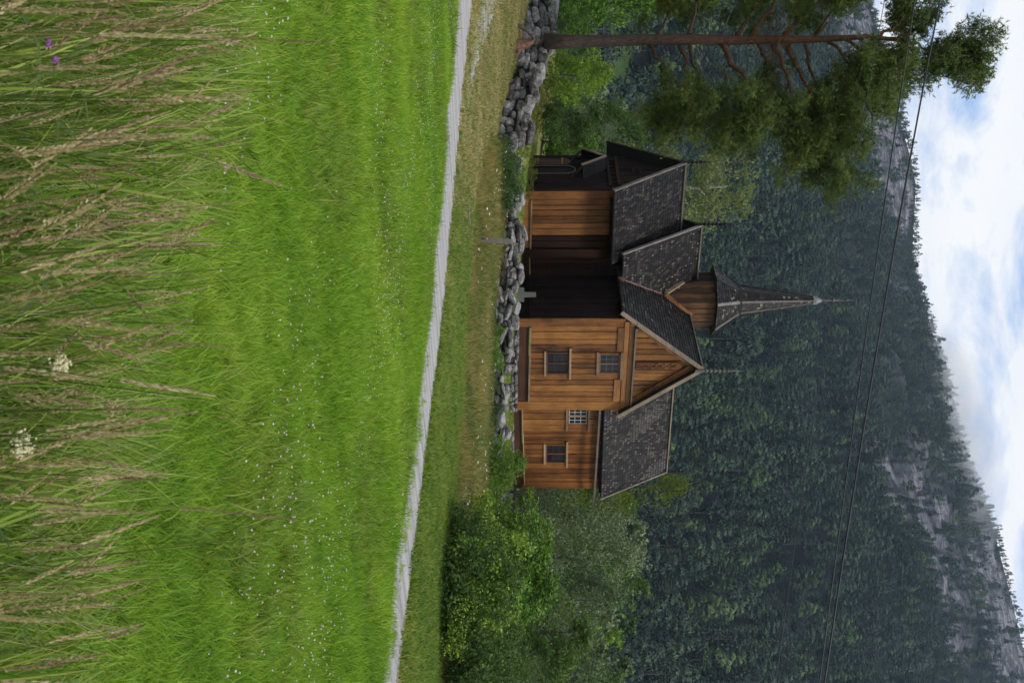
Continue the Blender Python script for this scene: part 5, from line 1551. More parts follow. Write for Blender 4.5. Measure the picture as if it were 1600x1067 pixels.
# ------------------------------------------------------------------ the big pine
px_, py_ = pxy(66, 36.3)
pz_ = gz(px_, py_)
pine = empty('pine_tree', (px_, py_, pz_))
tag(pine, 'tall old pine with reddish upper trunk and twisted limbs behind the tall wall', 'tree')
Q = 36.3 / F
def pp(U, V_, dy=0.0):   # a point of the pine, metres from its foot
    return Vector(((U - 66) * Q, dy, (V_ - 845) * Q + EYE - pz_))
mb = MB()
tr_pts = [(66, 850), (66, 900), (65, 960), (64, 1020), (64, 1080), (66, 1140), (65, 1200), (66, 1260), (64, 1310), (62, 1350), (66, 1385), (70, 1410)]
mb.tube([pp(u, v) for u, v in tr_pts], [0.29, 0.225, 0.20, 0.188, 0.18, 0.168, 0.148, 0.125, 0.105, 0.085, 0.07, 0.045], 12)
trunk = part(mb, 'trunk', M['pinebark'], pine, smooth=True)
LIMBS = [
    # (points in U, V), depth at the end, start radius, foliage weight
    ([(72, 1015), (98, 1034), (112, 1040), (150, 1042), (185, 1048)], 1.2, .085, 0.8),
    ([(74, 1060), (110, 1070), (150, 1078), (210, 1082)], -0.8, .085, 1.0),
    ([(72, 1076), (96, 1085), (130, 1098), (175, 1105)], 1.6, .06, 0.8),
    ([(72, 1128), (105, 1140), (122, 1155), (140, 1172), (158, 1196), (215, 1150)], -1.0, .11, 1.0),
    ([(122, 1155), (160, 1158), (205, 1148)], -1.8, .05, 0.9),
    ([(72, 1182), (95, 1193), (120, 1208), (165, 1212)], 1.4, .07, 0.9),
    ([(74, 1205), (96, 1216), (132, 1228), (185, 1234), (240, 1238)], -0.5, .09, 1.2),
    ([(76, 1228), (100, 1240), (140, 1260), (192, 1282), (250, 1298), (285, 1305)], 0.5, .10, 1.35),
    ([(74, 1255), (105, 1268), (150, 1290), (215, 1325)], 1.8, .07, 1.1),
    ([(70, 1290), (100, 1312), (150, 1330), (200, 1340)], -1.4, .06, 1.1),
    ([(66, 1317), (80, 1340), (92, 1358), (118, 1362)], 0.4, .06, 0.9),
    ([(64, 1340), (60, 1365), (45, 1392), (20, 1408), (0, 1420)], -0.4, .08, 0.8),
    ([(66, 1375), (58, 1405), (50, 1428), (30, 1446), (6, 1460)], 0.6, .055, 0.8),
    ([(70, 1405), (74, 1422), (82, 1440), (84, 1470), (86, 1495), (90, 1522)], 0.0, .055, 0.0),
    ([(84, 1466), (96, 1490), (110, 1508), (122, 1520)], 0.3, .03, 0.8),
    ([(84, 1470), (82, 1500), (74, 1520), (66, 1530)], -0.3, .03, 0.8),
    ([(88, 1488), (92, 1510), (96, 1535)], 0.1, .03, 0.8),
    ([(82, 1440), (100, 1448), (118, 1452)], 0.3, .02, 0.5),
    ([(70, 1408), (90, 1412), (120, 1412)], 0.5, .025, 0.7),
    ([(58, 1150), (35, 1165), (10, 1178), (-30, 1190)], 0.9, .09, 0.7),
    ([(58, 1172), (30, 1195), (5, 1206), (-40, 1225)], -1.0, .07, 0.8),
    ([(58, 1222), (38, 1240), (15, 1255), (-25, 1280)], 1.0, .08, 1.0),
    ([(58, 1074), (30, 1083), (0, 1088), (-40, 1100)], -1.2, .06, 0.8),
    ([(60, 1270), (30, 1290), (-10, 1315)], -1.4, .06, 1.0),
    ([(60, 1025), (30, 1040), (-10, 1040), (-45, 1060)], 1.4, .06, 0.8),
]
mb = MB()
FOL = []
r_ = np.random.default_rng(77)
def along(pts, u):
    L_ = [0.0]
    for a, b in zip(pts[:-1], pts[1:]): L_.append(L_[-1] + (b - a).length)
    s = u * L_[-1]
    for i in range(len(pts) - 1):
        if s <= L_[i + 1] or i == len(pts) - 2:
            return pts[i].lerp(pts[i + 1], (s - L_[i]) / max(1e-6, L_[i + 1] - L_[i]))
for pts, dy, r0, wgt in LIMBS:
    n = len(pts)
    P0_ = [pp(u, v, dy * (i / (n - 1)) ** 1.2) for i, (u, v) in enumerate(pts)]
    P_ = []
    for i in range(n - 1):
        for q in range(3):
            w_ = 0 if (i == 0 and q == 0) else 0.05
            P_.append(P0_[i].lerp(P0_[i + 1], q / 3) + Vector((r_.normal(0, w_), r_.normal(0, w_), r_.normal(0, w_))))
    P_.append(P0_[-1]); n = len(P_)
    limb = MB()
    limb.tube(P_, [r0 * (1 - 0.8 * i / (n - 1)) for i in range(n)], 7)
    if wgt > 0:
        for k in range(int(11 * wgt)):
            u = r_.uniform(0.34, 1.0)
            a = along(P_, u)
            sgn = 1 if pts[-1][0] > pts[0][0] else -1
            d = Vector((sgn * r_.uniform(0.1, 1.0), r_.normal(0, 0.7), r_.uniform(-0.6, 0.75))).normalized()
            l_ = r_.uniform(0.45, 1.25) * (0.6 if pts[0][1] > 1380 else 1.0)
            b = a + d * l_ * 0.6 + Vector((0, 0, -0.02)); c = b + (d + Vector((0, 0, r_.uniform(-0.5, 0.1)))).normalized() * l_ * 0.6
            limb.tube([a, b, c], [r0 * 0.22 + 0.006, r0 * 0.14 + 0.004, 0.004], 4)
            for q in range(int(5 * (0.55 + wgt * 0.5))):
                e_ = b.lerp(c, r_.uniform(-0.2, 1.1)) + Vector(r_.normal(0, 0.16, 3))
                FOL.append((e_, r_.uniform(0.13, 0.27) * (0.8 if pts[0][1] > 1380 else 1.0)))
    part(limb, 'limb', M['pinebark'], pine, smooth=True)
for U, V_, dy in ((100, 1075, 0.3), (110, 1090, -0.4), (96, 1110, 0.5), (60, 1100, .3), (45, 1130, -.4)):
    t2 = MB(); a = pp(68 if U > 66 else 62, V_ - 6, 0); b = pp(U, V_, dy); c = b + Vector((0.5 if U > 66 else -0.5, 0.1, 0.22))
    t2.tube([a, a.lerp(b, 0.5) + Vector((0, 0, 0.08)), b, c], [0.022, 0.018, 0.012, 0.004], 5); part(t2, 'dead_branch', M['wood_grey'], pine, smooth=True)
# foliage of the outer crown: short branchlets with needle sprays along them
tw = MB()
def spray(p0, p1, n, spread, size):
    tw.tube([p0, p0.lerp(p1, 0.5) + Vector((0, 0, 0.04)), p1], [0.016, 0.010, 0.003], 4)
    for k in range(n):
        u = 0.25 + 0.8 * (k + r_.uniform(0, 1)) / n
        FOL.append((p0.lerp(p1, u) + Vector(r_.normal(0, spread, 3)), size * r_.uniform(0.75, 1.2) * (1.15 - 0.35 * u)))
for (U0, U1, V0, V1, nn, dz, sg) in ((195, 270, 1270, 1330, 17, .8, 1), (140, 225, 1215, 1300, 24, 1.2, 1), (130, 215, 1085, 1185, 22, 1.3, 1), (130, 205, 1015, 1085, 17, 1.2, 1), (70, 140, 1325, 1395, 22, 1.0, 1), (95, 190, 1290, 1350, 20, 1.2, 1),
                                     (10, 60, 1390, 1450, 11, .7, -1), (-30, 40, 1150, 1330, 32, 1.4, -1), (-30, 35, 1020, 1140, 19, 1.4, -1), (72, 112, 1380, 1425, 11, .5, 1)):
    for k in range(nn):
        p0 = pp(r_.uniform(U0, U1), r_.uniform(V0, V1), r_.normal(0, dz))
        d = Vector((sg * r_.uniform(0.15, 1.0), r_.normal(0, 0.6), r_.uniform(-0.55, 0.6))).normalized()
        l_ = r_.uniform(0.45, 1.0) * (0.75 if V0 > 1370 else 1.0)
        spray(p0, p0 + d * l_, 5, 0.09, 0.20 if V0 < 1370 else 0.16)
for (u0, v0, u1, v1) in ((84, 1482, 64, 1526), (84, 1486, 76, 1540), (86, 1490, 92, 1546), (90, 1490, 108, 1540), (92, 1486, 124, 1524), (88, 1478, 132, 1500), (88, 1472, 118, 1484), (82, 1478, 66, 1500), (86, 1466, 108, 1464), (92, 1500, 98, 1530), (84, 1496, 86, 1528), (88, 1462, 98, 1452), (100, 1500, 116, 1520),
                         (84, 1456, 112, 1472), (82, 1450, 66, 1470), (83, 1462, 62, 1482), (84, 1470, 126, 1484), (80, 1436, 104, 1442), (82, 1446, 122, 1462), (76, 1424, 110, 1420), (60, 1430, 40, 1448), (52, 1428, 26, 1432), (34, 1440, 20, 1466), (70, 1410, 84, 1402)):
    for q in range(2):
        spray(pp(u0, v0, r_.normal(0, .12)), pp(u1, v1, r_.normal(0, .45)), 6, 0.07, 0.15)
part(tw, 'twigs', M['pinebark'], pine)
def needles(name, FL, mat, per, seed):
    r_ = np.random.default_rng(seed)
    C = []; D = []; A = []; Sz = []
    for c, rad in FL:
        tone = r_.uniform(0, 0.6)
        k = int(per * (rad / 0.2) ** 1.6)
        # sprays: shoots point outward and upward, needles sit along them
        ns = max(4, k // 7)
        sd = r_.normal(0, 1, (ns, 3)) + np.array([0, 0, 0.35]); sd /= np.linalg.norm(sd, axis=1)[:, None]
        so_ = np.array(c) + r_.normal(0, rad * 0.75, (ns, 3)) * np.array([1.25, 1.25, 0.75])
        si = r_.integers(0, ns, k)
        u = r_.uniform(0, 1, k)
        p = so_[si] + sd[si] * (u * rad * 0.55)[:, None]
        nd = sd[si] * 0.75 + r_.normal(0, 0.55, (k, 3)); nd /= np.linalg.norm(nd, axis=1)[:, None]
        C.append(p); D.append(nd); st_v = r_.uniform(-0.22, 0.28, ns); A.append(np.clip(tone + st_v[si] + r_.uniform(0, 0.3, k), 0, 1)); Sz.append(r_.uniform(0.13, 0.25, k))
    C = np.concatenate(C); D = np.concatenate(D); A = np.concatenate(A); Sz = np.concatenate(Sz)
    nn = np.cross(D, r_.normal(0, 1, D.shape)); nn /= np.linalg.norm(nn, axis=1)[:, None] + 1e-9
    V, Fc = quads_from(C, nn, Sz, 0.085, r_, D)
    return mesh_np(name, V, Fc, mat, False, {'v': A})
obj('crown', needles('crown', FOL, M['pine'], 190, 5), pine)
DEAD = [(pp(r_.uniform(36, 104), r_.normal(1205, 16), r_.normal(-0.3, 0.5)), r_.uniform(0.1, 0.2)) for k in range(46)]
dd = obj('dead_foliage', needles('dead_foliage', DEAD, M['pine_dead'], 40, 6), pine); dd['label'] = 'rust brown dead twigs round the trunk'

# ------------------------------------------------------------------ the wooded mountainside
def conifer(seed, H, w, kind):
    r_ = np.random.default_rng(seed)
    if kind == 'spruce':
        C = []; Nn = []; El = []; Sz = []; A = []
        for j in range(13):
            u = (j + 0.5) / 13; z = H * (0.10 + 0.88 * u); rad = w * 0.5 * (1 - u) ** 0.85 + 0.12
            nb = max(4, int(12 * (1 - u)) + 4)
            for k in range(nb):
                a = 2 * PI * (k + r_.uniform(-.3, .3)) / nb; rr = rad * r_.uniform(0.75, 1.12)
                d = np.array([math.cos(a), math.sin(a), -0.42])
                for q, f in enumerate((0.30, 0.52, 0.72, 0.92)):
                    C.append(np.array([0, 0, z]) + d * rr * f + r_.normal(0, 0.09 * rad, 3)); El.append(d); Nn.append(np.array([math.cos(a) * 0.5, math.sin(a) * 0.5, 0.9]) + r_.normal(0, 0.3, 3)); Sz.append(rr * 0.46 + 0.12); A.append(r_.uniform(0.1, 0.95))
        C = np.array(C); Nn = np.array(Nn); Nn /= np.linalg.norm(Nn, axis=1)[:, None]; El = np.array(El)
        V, Fc = quads_from(C, Nn, np.array(Sz), 0.55, r_, El)
        me = mesh_np('crown', V, Fc, M['conifer'], False, {'v': np.array(A)})
    else:
        base = 0.34 if kind == 'pine' else 0.18
        cl = []
        q = random.Random(seed)
        for i in range(20):
            u = q.uniform(0, 1); z = H * (base + (0.96 - base) * u); a = q.uniform(0, 2 * PI)
            rr = w * 0.5 * math.sin(PI * min(1, 0.28 + 0.72 * u)) * math.sqrt(q.uniform(0.05, 1)) * 0.8; s = w * q.uniform(0.13, 0.22)
            cl.append(((rr * math.cos(a), rr * math.sin(a), z), (s, s, s * 0.9)))
        C = []; Nn = []; A = []
        for (cc, rd) in cl:
            k = 64; d = r_.normal(0, 1, (k, 3)); d[:, 2] = np.abs(d[:, 2]) * 0.9 + d[:, 2] * 0.35; d /= np.linalg.norm(d, axis=1)[:, None]
            C.append(np.array(cc) + d * np.array(rd)); Nn.append(d + np.array([cc[0], cc[1], 0]) / w * 0.8 + r_.normal(0, 0.16, (k, 3)) + np.array([0, 0, 0.25]))
            A.append(np.clip(r_.uniform(0.0, 0.45) + r_.uniform(0.05, 0.5, k), 0, 1))
        C = np.concatenate(C); Nn = np.concatenate(Nn); Nn /= np.linalg.norm(Nn, axis=1)[:, None]; A = np.concatenate(A)
        V, Fc = quads_from(C, Nn, w * 0.085 * r_.uniform(0.6, 1.35, len(C)), 0.7, r_)
        me = mesh_np('crown', V, Fc, M['conifer'] if kind == 'pine' else M['hillbroad'], False, {'v': A})
    tb = MB(); tb.tube([(0, 0, -0.5), (0, 0, H * 0.5), (0, 0, H * 0.95)], [0.16, 0.11, 0.03], 5)
    return me, tb.mesh('trunk', M['bark'])
HILL = [conifer(500, 14, 4.6, 'spruce'), conifer(501, 15, 4.0, 'spruce'), conifer(502, 13, 5.0, 'spruce'), conifer(503, 12.5, 5.4, 'pine'), conifer(504, 11, 6.0, 'pine'), conifer(505, 13.5, 4.8, 'pine'), conifer(506, 9, 5.4, 'birch')]
HILLH = [13, 14, 12, 12, 11, 12.5, 9]
sp_ = 5.9
pts = []
yy = 200.0
while yy < 1012:
    wid = 0.385 * yy + 25
    xx = -wid
    while xx < wid:
        pts.append((xx + rng.uniform(-2.2, 2.2), yy + rng.uniform(-2.4, 2.4))); xx += sp_ * (1.0 if yy < 930 else 0.62)
    yy += sp_ * (1.0 if yy < 700 else 1.15 if yy < 930 else 0.75)
pts = np.array(pts)
rk = rockness(pts[:, 0], pts[:, 1]); pa = pasture(pts[:, 0], pts[:, 1])
gap = np.sin(pts[:, 0] * 0.071 + pts[:, 1] * 0.013) * np.sin(pts[:, 1] * 0.063 - pts[:, 0] * 0.02)
keep = (rng.uniform(0, 1, len(pts)) > np.clip(rk * 1.5 + 0.04 + 0.5 * np.clip(gap - 0.55, 0, 1), 0, 0.975)) & (pa < 0.2)
pts = pts[keep]
hz = ground_z(pts[:, 0], pts[:, 1])
dens = np.sin(pts[:, 0] * 0.03 + 1) * np.sin(pts[:, 1] * 0.021) 
big = np.sin(pts[:, 0] * 0.017 + pts[:, 1] * 0.011) * 0.5 + 0.5
pick = rng.uniform(0, 1, len(pts))
t_m = (pts[:, 1] - Y0) / (RIDGE - Y0)
kindi = np.where(pick < 0.60 + 0.2 * dens, rng.integers(3, 6, len(pts)), rng.integers(0, 3, len(pts)))
kindi = np.where(rng.uniform(0, 1, len(pts)) < 0.10 * np.clip(1.3 - t_m, 0.2, 1), 6, kindi)
scl = np.clip(rng.lognormal(0.02, 0.26, len(pts)), 0.5, 1.75) * (1.0 + 0.16 * np.sin(pts[:, 0] * 0.05 + 2) * np.sin(pts[:, 1] * 0.037)) * np.where(t_m > 0.9, 0.46, 1.0) * (1 - 0.12 * np.clip(t_m, 0, 1))
# the 230 that show largest: nearest rows that are not behind the church or the near trees
Ui = pts[:, 0] / pts[:, 1] * F + 533.5
Vtop = (hz + 12 * scl - EYE) / pts[:, 1] * F + 845
hid = np.where((Ui > 225) & (Ui < 780), 1045, np.where(Ui > 780, 985, 945))
show = (Vtop > hid + 12) & (Ui > 0) & (Ui < 1067) & ~((Ui > 450) & (Ui < 490) & (Vtop < 1250)) & ~((Ui < 290) & (Vtop > 1010))
score = np.where(show, scl / pts[:, 1], 0)
near_i = np.argsort(-score)[:235]
GW_ = 'trees of the wooded mountainside'
LBL = ['spruce', 'spruce', 'spruce', 'pine', 'pine', 'pine', 'birch']
for i in near_i:
    k = int(kindi[i])
    e = empty(LBL[k] + '_tree', (pts[i, 0], pts[i, 1], hz[i]), rng.uniform(0, 6.28)); s = float(scl[i]); e.scale = (s, s, s)
    tag(e, {'spruce': 'dark pointed spruce in the dense wood on the lower mountainside', 'pine': 'round-headed pine in the dense wood on the lower mountainside', 'birch': 'light green birch in the dense wood on the lower mountainside'}[LBL[k]], 'tree', GW_)
    obj('crown', HILL[k][0], e); obj('trunk', HILL[k][1], e)
rest = np.ones(len(pts), bool); rest[near_i] = False
def join_hill(k):
    a, b_ = HILL[k]
    bm = bmesh.new(); bm.from_mesh(a); me = bpy.data.meshes.new('forest_tree')
    bm.to_mesh(me); bm.free(); me.materials.append(a.materials[0])
    return me
for k, nm in ((range(0, 3), 'spruce_forest'), (range(3, 6), 'pine_forest'), (range(6, 7), 'birch_forest')):
    k = list(k); q = rest & np.isin(kindi, k)
    P = np.column_stack([pts[q], hz[q] - 0.2])
    n_ = len(P)
    scatter(nm, P, np.column_stack([rng.normal(0, .04, n_), rng.normal(0, .04, n_), rng.uniform(0, 6.28, n_)]), np.column_stack([scl[q] * rng.uniform(.9, 1.25, n_)] * 2 + [scl[q]]), [HILL[j][0] for j in k])

# trees of the valley floor between the churchyard and the slope
GV = 'trees on the valley floor beyond the church'
make_tree('midA', 'broadleaf_tree', 31, 10, 7, 1.0, 36, 5200, 0.36, 'broad_dark', 'bark', 'round', 0.16)
make_tree('midB', 'broadleaf_tree', 32, 11, 7, 1.5, 36, 5200, 0.36, 'willow', 'bark', 'round', 0.16)
make_tree('midC', 'birch_tree', 33, 12, 6, 2.5, 36, 4600, 0.34, 'broad', 'birchbark', 'round', 0.15)
rr = random.Random(9)
def hillpiece(k, x, y, label, group, s):
    e = empty(LBL[k] + '_tree', (x, y, gz(x, y)), rr.uniform(0, 6.28)); e.scale = (s, s, s); tag(e, label, 'tree', group)
    obj('crown', HILL[k][0], e); obj('trunk', HILL[k][1], e)
for (U, d, Vt, k) in [(790, 100, 985, 'midA'), (835, 120, 1005, 'midB'), (880, 105, 1000, 'midC'), (915, 130, 1005, 'midA'), (1000, 95, 975, 'midC'), (1035, 110, 985, 'midB'), (970, 140, 985, 'midA'), (1060, 85, 965, 'midA'), (1015, 78, 945, 'midB'), (955, 90, 960, 'midB'),
                      (90, 100, 935, 'midA'), (140, 110, 945, 'midB'), (180, 130, 965, 'midA'), (210, 105, 960, 'midC'), (245, 125, 990, 'midB'), (30, 120, 940, 'midA'), (165, 160, 975, 'midB'), (115, 180, 950, 'midA'), (205, 170, 990, 'midA'), (10, 170, 955, 'midB')]:
    T(k, U, d, Vt, 'leafy tree on the valley floor, right of the church' if U > 600 else 'leafy tree on the valley floor, beyond the tall wall', GV, rr.uniform(0.9, 1.2))
for i in range(34):
    U = rr.choice([rr.uniform(785, 1075), rr.uniform(785, 1075), rr.uniform(135, 260)]); d = rr.uniform(120, 205)
    x, y = pxy(U, d); k = rr.randrange(0, 6)
    hillpiece(k, x, y, ('dark spruce' if k < 3 else 'round-headed pine') + (' on the valley floor right of the church' if U > 600 else ' on the valley floor beyond the pine branches'), GV, rr.uniform(0.75, 1.15))

# ------------------------------------------------------------------ far houses
def house(x, y, w, d, h, wall, roofm, label, rz=0.0):
    e = empty('house', (x, y, gz(x, y)), rz); tag(e, label, 'house')
    mb = MB(); mb.box(-w / 2, w / 2, -d / 2, d / 2, -1, h); mb.prism([(-w / 2, -d / 2, h), (-w / 2, d / 2, h), (-w / 2, 0, h + d * 0.38)], (w, 0, 0)); part(mb, 'wall', wall, e)
    mb = MB()
    for sg in (-1, 1): slab(mb, (-w / 2 - .4, sg * (d / 2 + .4), h - .15), (w / 2 + .4, sg * (d / 2 + .4), h - .15), (w / 2 + .4, 0, h + d * 0.38 + .15), (-w / 2 - .4, 0, h + d * 0.38 + .15), 0.15)
    part(mb, 'roof', roofm, e)
    for k in range(3):
        mb = MB(); mb.box(-w / 2 + w * (k + .7) / 4, -w / 2 + w * (k + 1.3) / 4, -d / 2 - .06, -d / 2 + .1, h * .35, h * .75); wn = part(mb, 'window', M['white'], e)
        mb = MB(); mb.box(-w / 2 + w * (k + .78) / 4, -w / 2 + w * (k + 1.22) / 4, -d / 2 - .10, -d / 2 - .05, h * .40, h * .70); part(mb, 'pane', M['glass'], wn)
x, y = pxy(84, 300); house(x, y, 9, 6, 3.0, M['house_red'], M['house_roof'], 'small dark house below the pasture beside the pine trunk', 0.2)
x, y = pxy(46, 296); house(x, y, 8, 6, 3.0, M['white'], M['house_roof'], 'small white house below the pasture left of the pine trunk', -0.1)
x, y = pxy(904, 268); house(x, y, 9, 7, 3.6, M['house_grey'], M['house_roof'], 'small grey house among the trees on the right slope', 0.3)
x, y = pxy(992, 236); house(x, y, 8, 6, 3.2, M['house_grey'], M['house_roof'], 'small grey roofed house low among the trees at far right', -0.2)

# ------------------------------------------------------------------ overhead lines
def cable(label, Ua, Va, da, Ub, Vb, db, sag, r0):
    a = Vector(((Ua - 533.5) / F * da, da, (Va - 845) / F * da + EYE)); b = Vector(((Ub - 533.5) / F * db, db, (Vb - 845) / F * db + EYE))
    ext = (b - a) * 0.35
    a2, b2 = a - ext, b + ext
    pts_ = []
    for i in range(41):
        u = i / 40; s = (u * 1.7 - 0.35)
        p = a2.lerp(b2, u); p.z += sag * ((s - 0.5) ** 2 * 4 - 1)
        pts_.append(p)
    mb = MB(); mb.tube(pts_, r0, 6)
    o = mb.build('power_cable', M['cable'], None, True)
    tag(o, label, 'cable', 'overhead cables crossing the sky and mountain')
cable('thick upper overhead cable crossing above the spire', 0, 1463, 26, 1067, 1284, 24, 0.10, 0.022)
cable('middle overhead cable just below the thick one', 0, 1424, 27, 1067, 1276, 25, 0.05, 0.017)
cable('thin lowest overhead cable crossing near the spire tip', 0, 1378, 30, 1067, 1209, 29, 0.12, 0.010)

# ------------------------------------------------------------------ plants before the lens
def seed_kind(seed, H, mat, loose):
    """a tall grass: curved stem with one or two leaves, and a rough tapering seed head"""
    r_ = np.random.default_rng(seed)
    lean = r_.choice([0.03, 0.06, 0.10, 0.14, 0.22, 0.3]); dirn = r_.uniform(0, 2 * PI)
    hl = r_.uniform(0.10, 0.155)
    def axis(u):
        b = lean * H * u ** 2.3
        return np.array([b * math.cos(dirn), b * math.sin(dirn), H * (u - 0.12 * lean * u ** 2)])
    sm = MB()
    sm.tube([axis(u) for u in np.linspace(0, 1, 8)], [0.0019, 0.0018, 0.0017, 0.0016, 0.0014, 0.0012, 0.0010, 0.0007], 5, r_.uniform(0, 1))
    for k in range(r_.integers(1, 4)):
        u0 = r_.uniform(0.12, 0.55); p0 = axis(u0); a = r_.uniform(0, 2 * PI); L_ = r_.uniform(0.16, 0.34); wd = r_.uniform(0.004, 0.009)
        dx, dy = math.cos(a), math.sin(a); prev = None; val = r_.uniform(0, 1)
        for i in range(6):
            q = i / 5; p = p0 + np.array([dx * L_ * q * 0.75, dy * L_ * q * 0.75, L_ * (0.75 * q - 0.75 * q * q)]); w_ = wd * (1 - q ** 2)
            cur = (p + np.array([-dy, dx, 0]) * w_, p - np.array([-dy, dx, 0]) * w_)
            if prev: sm.poly([prev[0], prev[1], cur[1], cur[0]], val)
            prev = cur
    stem = sm.mesh('stem', M['stem'], True)
    C = []; D = []; A = []; Sz = []
    n = 230 if not loose else 180
    for i in range(n):
        u = r_.uniform(0, 1) ** 0.9
        c = axis(1 - hl / H * (1 - u))
        tdir = axis(1.0) - axis(0.95); tdir /= np.linalg.norm(tdir)
        rad = (0.0036 * (1 - u) ** 0.5 + 0.0008) * math.sin(PI * min(1, 0.12 + u)) ** 0.35
        if loose: rad *= r_.choice([1.0, 1.0, 1.6, 2.6]) * (1.1 - 0.6 * u)
        d = r_.normal(0, 1, 3); d -= tdir * (d @ tdir); d /= np.linalg.norm(d)
        C.append(c + d * rad * r_.uniform(0.3, 1.0)); dd_ = tdir * 1.0 + d * (0.28 if not loose else 0.5); D.append(dd_ / np.linalg.norm(dd_)); A.append(r_.uniform(0, 1)); Sz.append(r_.uniform(0.007, 0.0125))
    C = np.array(C); D = np.array(D); nn = np.cross(D, r_.normal(0, 1, D.shape)); nn /= np.linalg.norm(nn, axis=1)[:, None]
    V, Fc = quads_from(C, nn, np.array(Sz), 0.34, r_, D)
    head = mesh_np('seed_head', V, Fc, mat, False, {'v': np.array(A)})
    return stem, head, H, dirn
KINDS = [seed_kind(700 + i, 0.85, M['seed'], i % 4 == 3) for i in range(11)] + [seed_kind(720 + i, 0.85, M['seedpurple'], True) for i in range(4)]
rr = random.Random(21)
env = lambda U: np.interp(U, [-20, 60, 120, 300, 420, 520, 620, 720, 800, 860, 950, 1000, 1067], [455, 450, 430, 350, 330, 310, 300, 300, 260, 200, 240, 230, 150])
wts = lambda U: np.interp(U, [-20, 60, 200, 350, 500, 600, 700, 800, 860, 930, 1010, 1067], [1, 1, .95, 1, 1, .85, .7, .5, .4, .65, .65, .4])
made = 0; tries = 0
GS = 'tall grasses in the foreground'
while made < 215 and tries < 6000:
    tries += 1
    U = rr.uniform(-15, 1075)
    if rr.random() > wts(U): continue
    d = rr.uniform(1.6, 4.1)
    Vh = rr.uniform(15, env(U))
    h = EYE - (845 - Vh) / F * d
    if not 0.5 < h < 1.12: continue
    x, y = pxy(U, d)
    st, hd, H0, dn = KINDS[rr.randrange(len(KINDS))]
    e = empty('tall_grass', (x, y, gz(x, y)), PI - dn + rr.gauss(0, 1.25)); s = h / (H0 * 0.98)
    e.scale = (rr.uniform(0.9, 1.2),) * 2 + (s,)
    tag(e, 'tall grass with a buff seed head among the foreground stems', 'grass', GS, 'thing')
    obj('stem', st, e); obj('seed_head', hd, e)
    made += 1
for (U, Vt, d, lb) in [(352, 385, 2.2, 'single tall seed head standing clear of the others before the field'), (762, 462, 1.9, 'tall lone grass with a branched seed head reaching across the field'), (502, 362, 2.1, 'brown seed head standing upright alone in the middle of the foreground'), (35, 522, 1.75, 'loose pinkish seed head, tallest at the picture corner')]:
    x, y = pxy(U, d); h = EYE - (845 - Vt) / F * d
    st, hd, H0, dn = KINDS[12 if 'branched' in lb or 'pinkish' in lb else 4]
    e = empty('tall_grass', (x, y, gz(x, y)), rr.uniform(0, 6.28)); e.scale = (0.5, 0.5, h / (H0 * 0.985)); tag(e, lb, 'grass', GS, 'thing'); obj('stem', st, e); obj('seed_head', hd, e)
# green stems and long leaves without heads
lv = [blades(7, 0.62, 0.011, 0.05, 0.45, 760 + i, M['coarse'], 6, 'long_leaf_tuft') for i in range(4)] + [blades(6, 0.75, 0.0042, 0.06, 0.22, 770 + i, M['stem'], 6, 'long_leaf_tuft') for i in range(3)]
p = rand_in(330, lambda x, y: inview(x, y) & (y > 1.5) & (y < fg_line(x) - 0.4) & (rng.uniform(0, 1, x.shape) < np.clip(1.0 - (x + 0.1) * 0.7, 0.2, 1)), -1.6, 1.4, 1.5, 4.6)
scatter('long_leaves', put(p), rots_for(len(p), 0.12), rng.uniform(0.6, 1.25, len(p)), lv)
# a tangle of fine dry stalks between the green ones
ds = [blades(5, 0.62, 0.0026, 0.07, 0.30, 780 + i, M['seed'], 6, 'dry_stalk_tuft') for i in range(4)]
p = rand_in(620, lambda x, y: inview(x, y) & (y > 1.6) & (y < fg_line(x) - 0.1), -2.0, 1.8, 1.6, 5.4)
scatter('dry_stalks', put(p), rots_for(len(p), 0.16), rng.uniform(0.55, 1.2, len(p)), ds)
# docks: broad leaves in rosettes
def dock_mesh(seed):
    r_ = np.random.default_rng(seed); mb = MB()
    for k in range(9):
        a = r_.uniform(0, 6.28); L_ = r_.uniform(0.13, 0.24); wd = L_ * 0.17; up_ = r_.uniform(0.6, 1.3); prev = None; val = r_.uniform(0, 1)
        for i in range(7):
            q = i / 6; w_ = wd * math.sin(PI * min(1, 0.06 + q * 0.94)) ** 0.8
            r0 = L_ * q * 0.85; z_ = up_ * L_ * (q - 0.62 * q * q)
            c = np.array([math.cos(a) * r0, math.sin(a) * r0, z_]); s_ = np.array([-math.sin(a), math.cos(a), 0.0]); fold = np.array([0, 0, w_ * 0.4])
            cur = (c + s_ * w_ + fold, c, c - s_ * w_ + fold)
            if prev: mb.poly([prev[0], prev[1], cur[1], cur[0]], val); mb.poly([prev[1], prev[2], cur[2], cur[1]], val)
            prev = cur
    return mb.mesh('leaf_rosette', M['dock'], True)
DK = [dock_mesh(800 + i) for i in range(3)]
for i, (U, V_) in enumerate([(150, 330), (185, 345), (35, 235), (385, 290), (408, 300), (455, 300), (560, 250), (45, 350), (70, 420), (480, 285), (300, 320), (690, 250)]):
    d = EYE * F / (845 - V_) * 0.97; x, y = pxy(U, d)
    o = obj('dock_plant', DK[i % 3]); o.location = at_ground(x, y); o.rotation_euler = (0, 0, i * 1.3); s = rr.uniform(0.35, 0.6); o.scale = (s, s, s)
    tag(o, 'low rosette of broad dock leaves where undergrowth meets the mown field', 'plant', 'broad-leaved docks at the meadow edge')
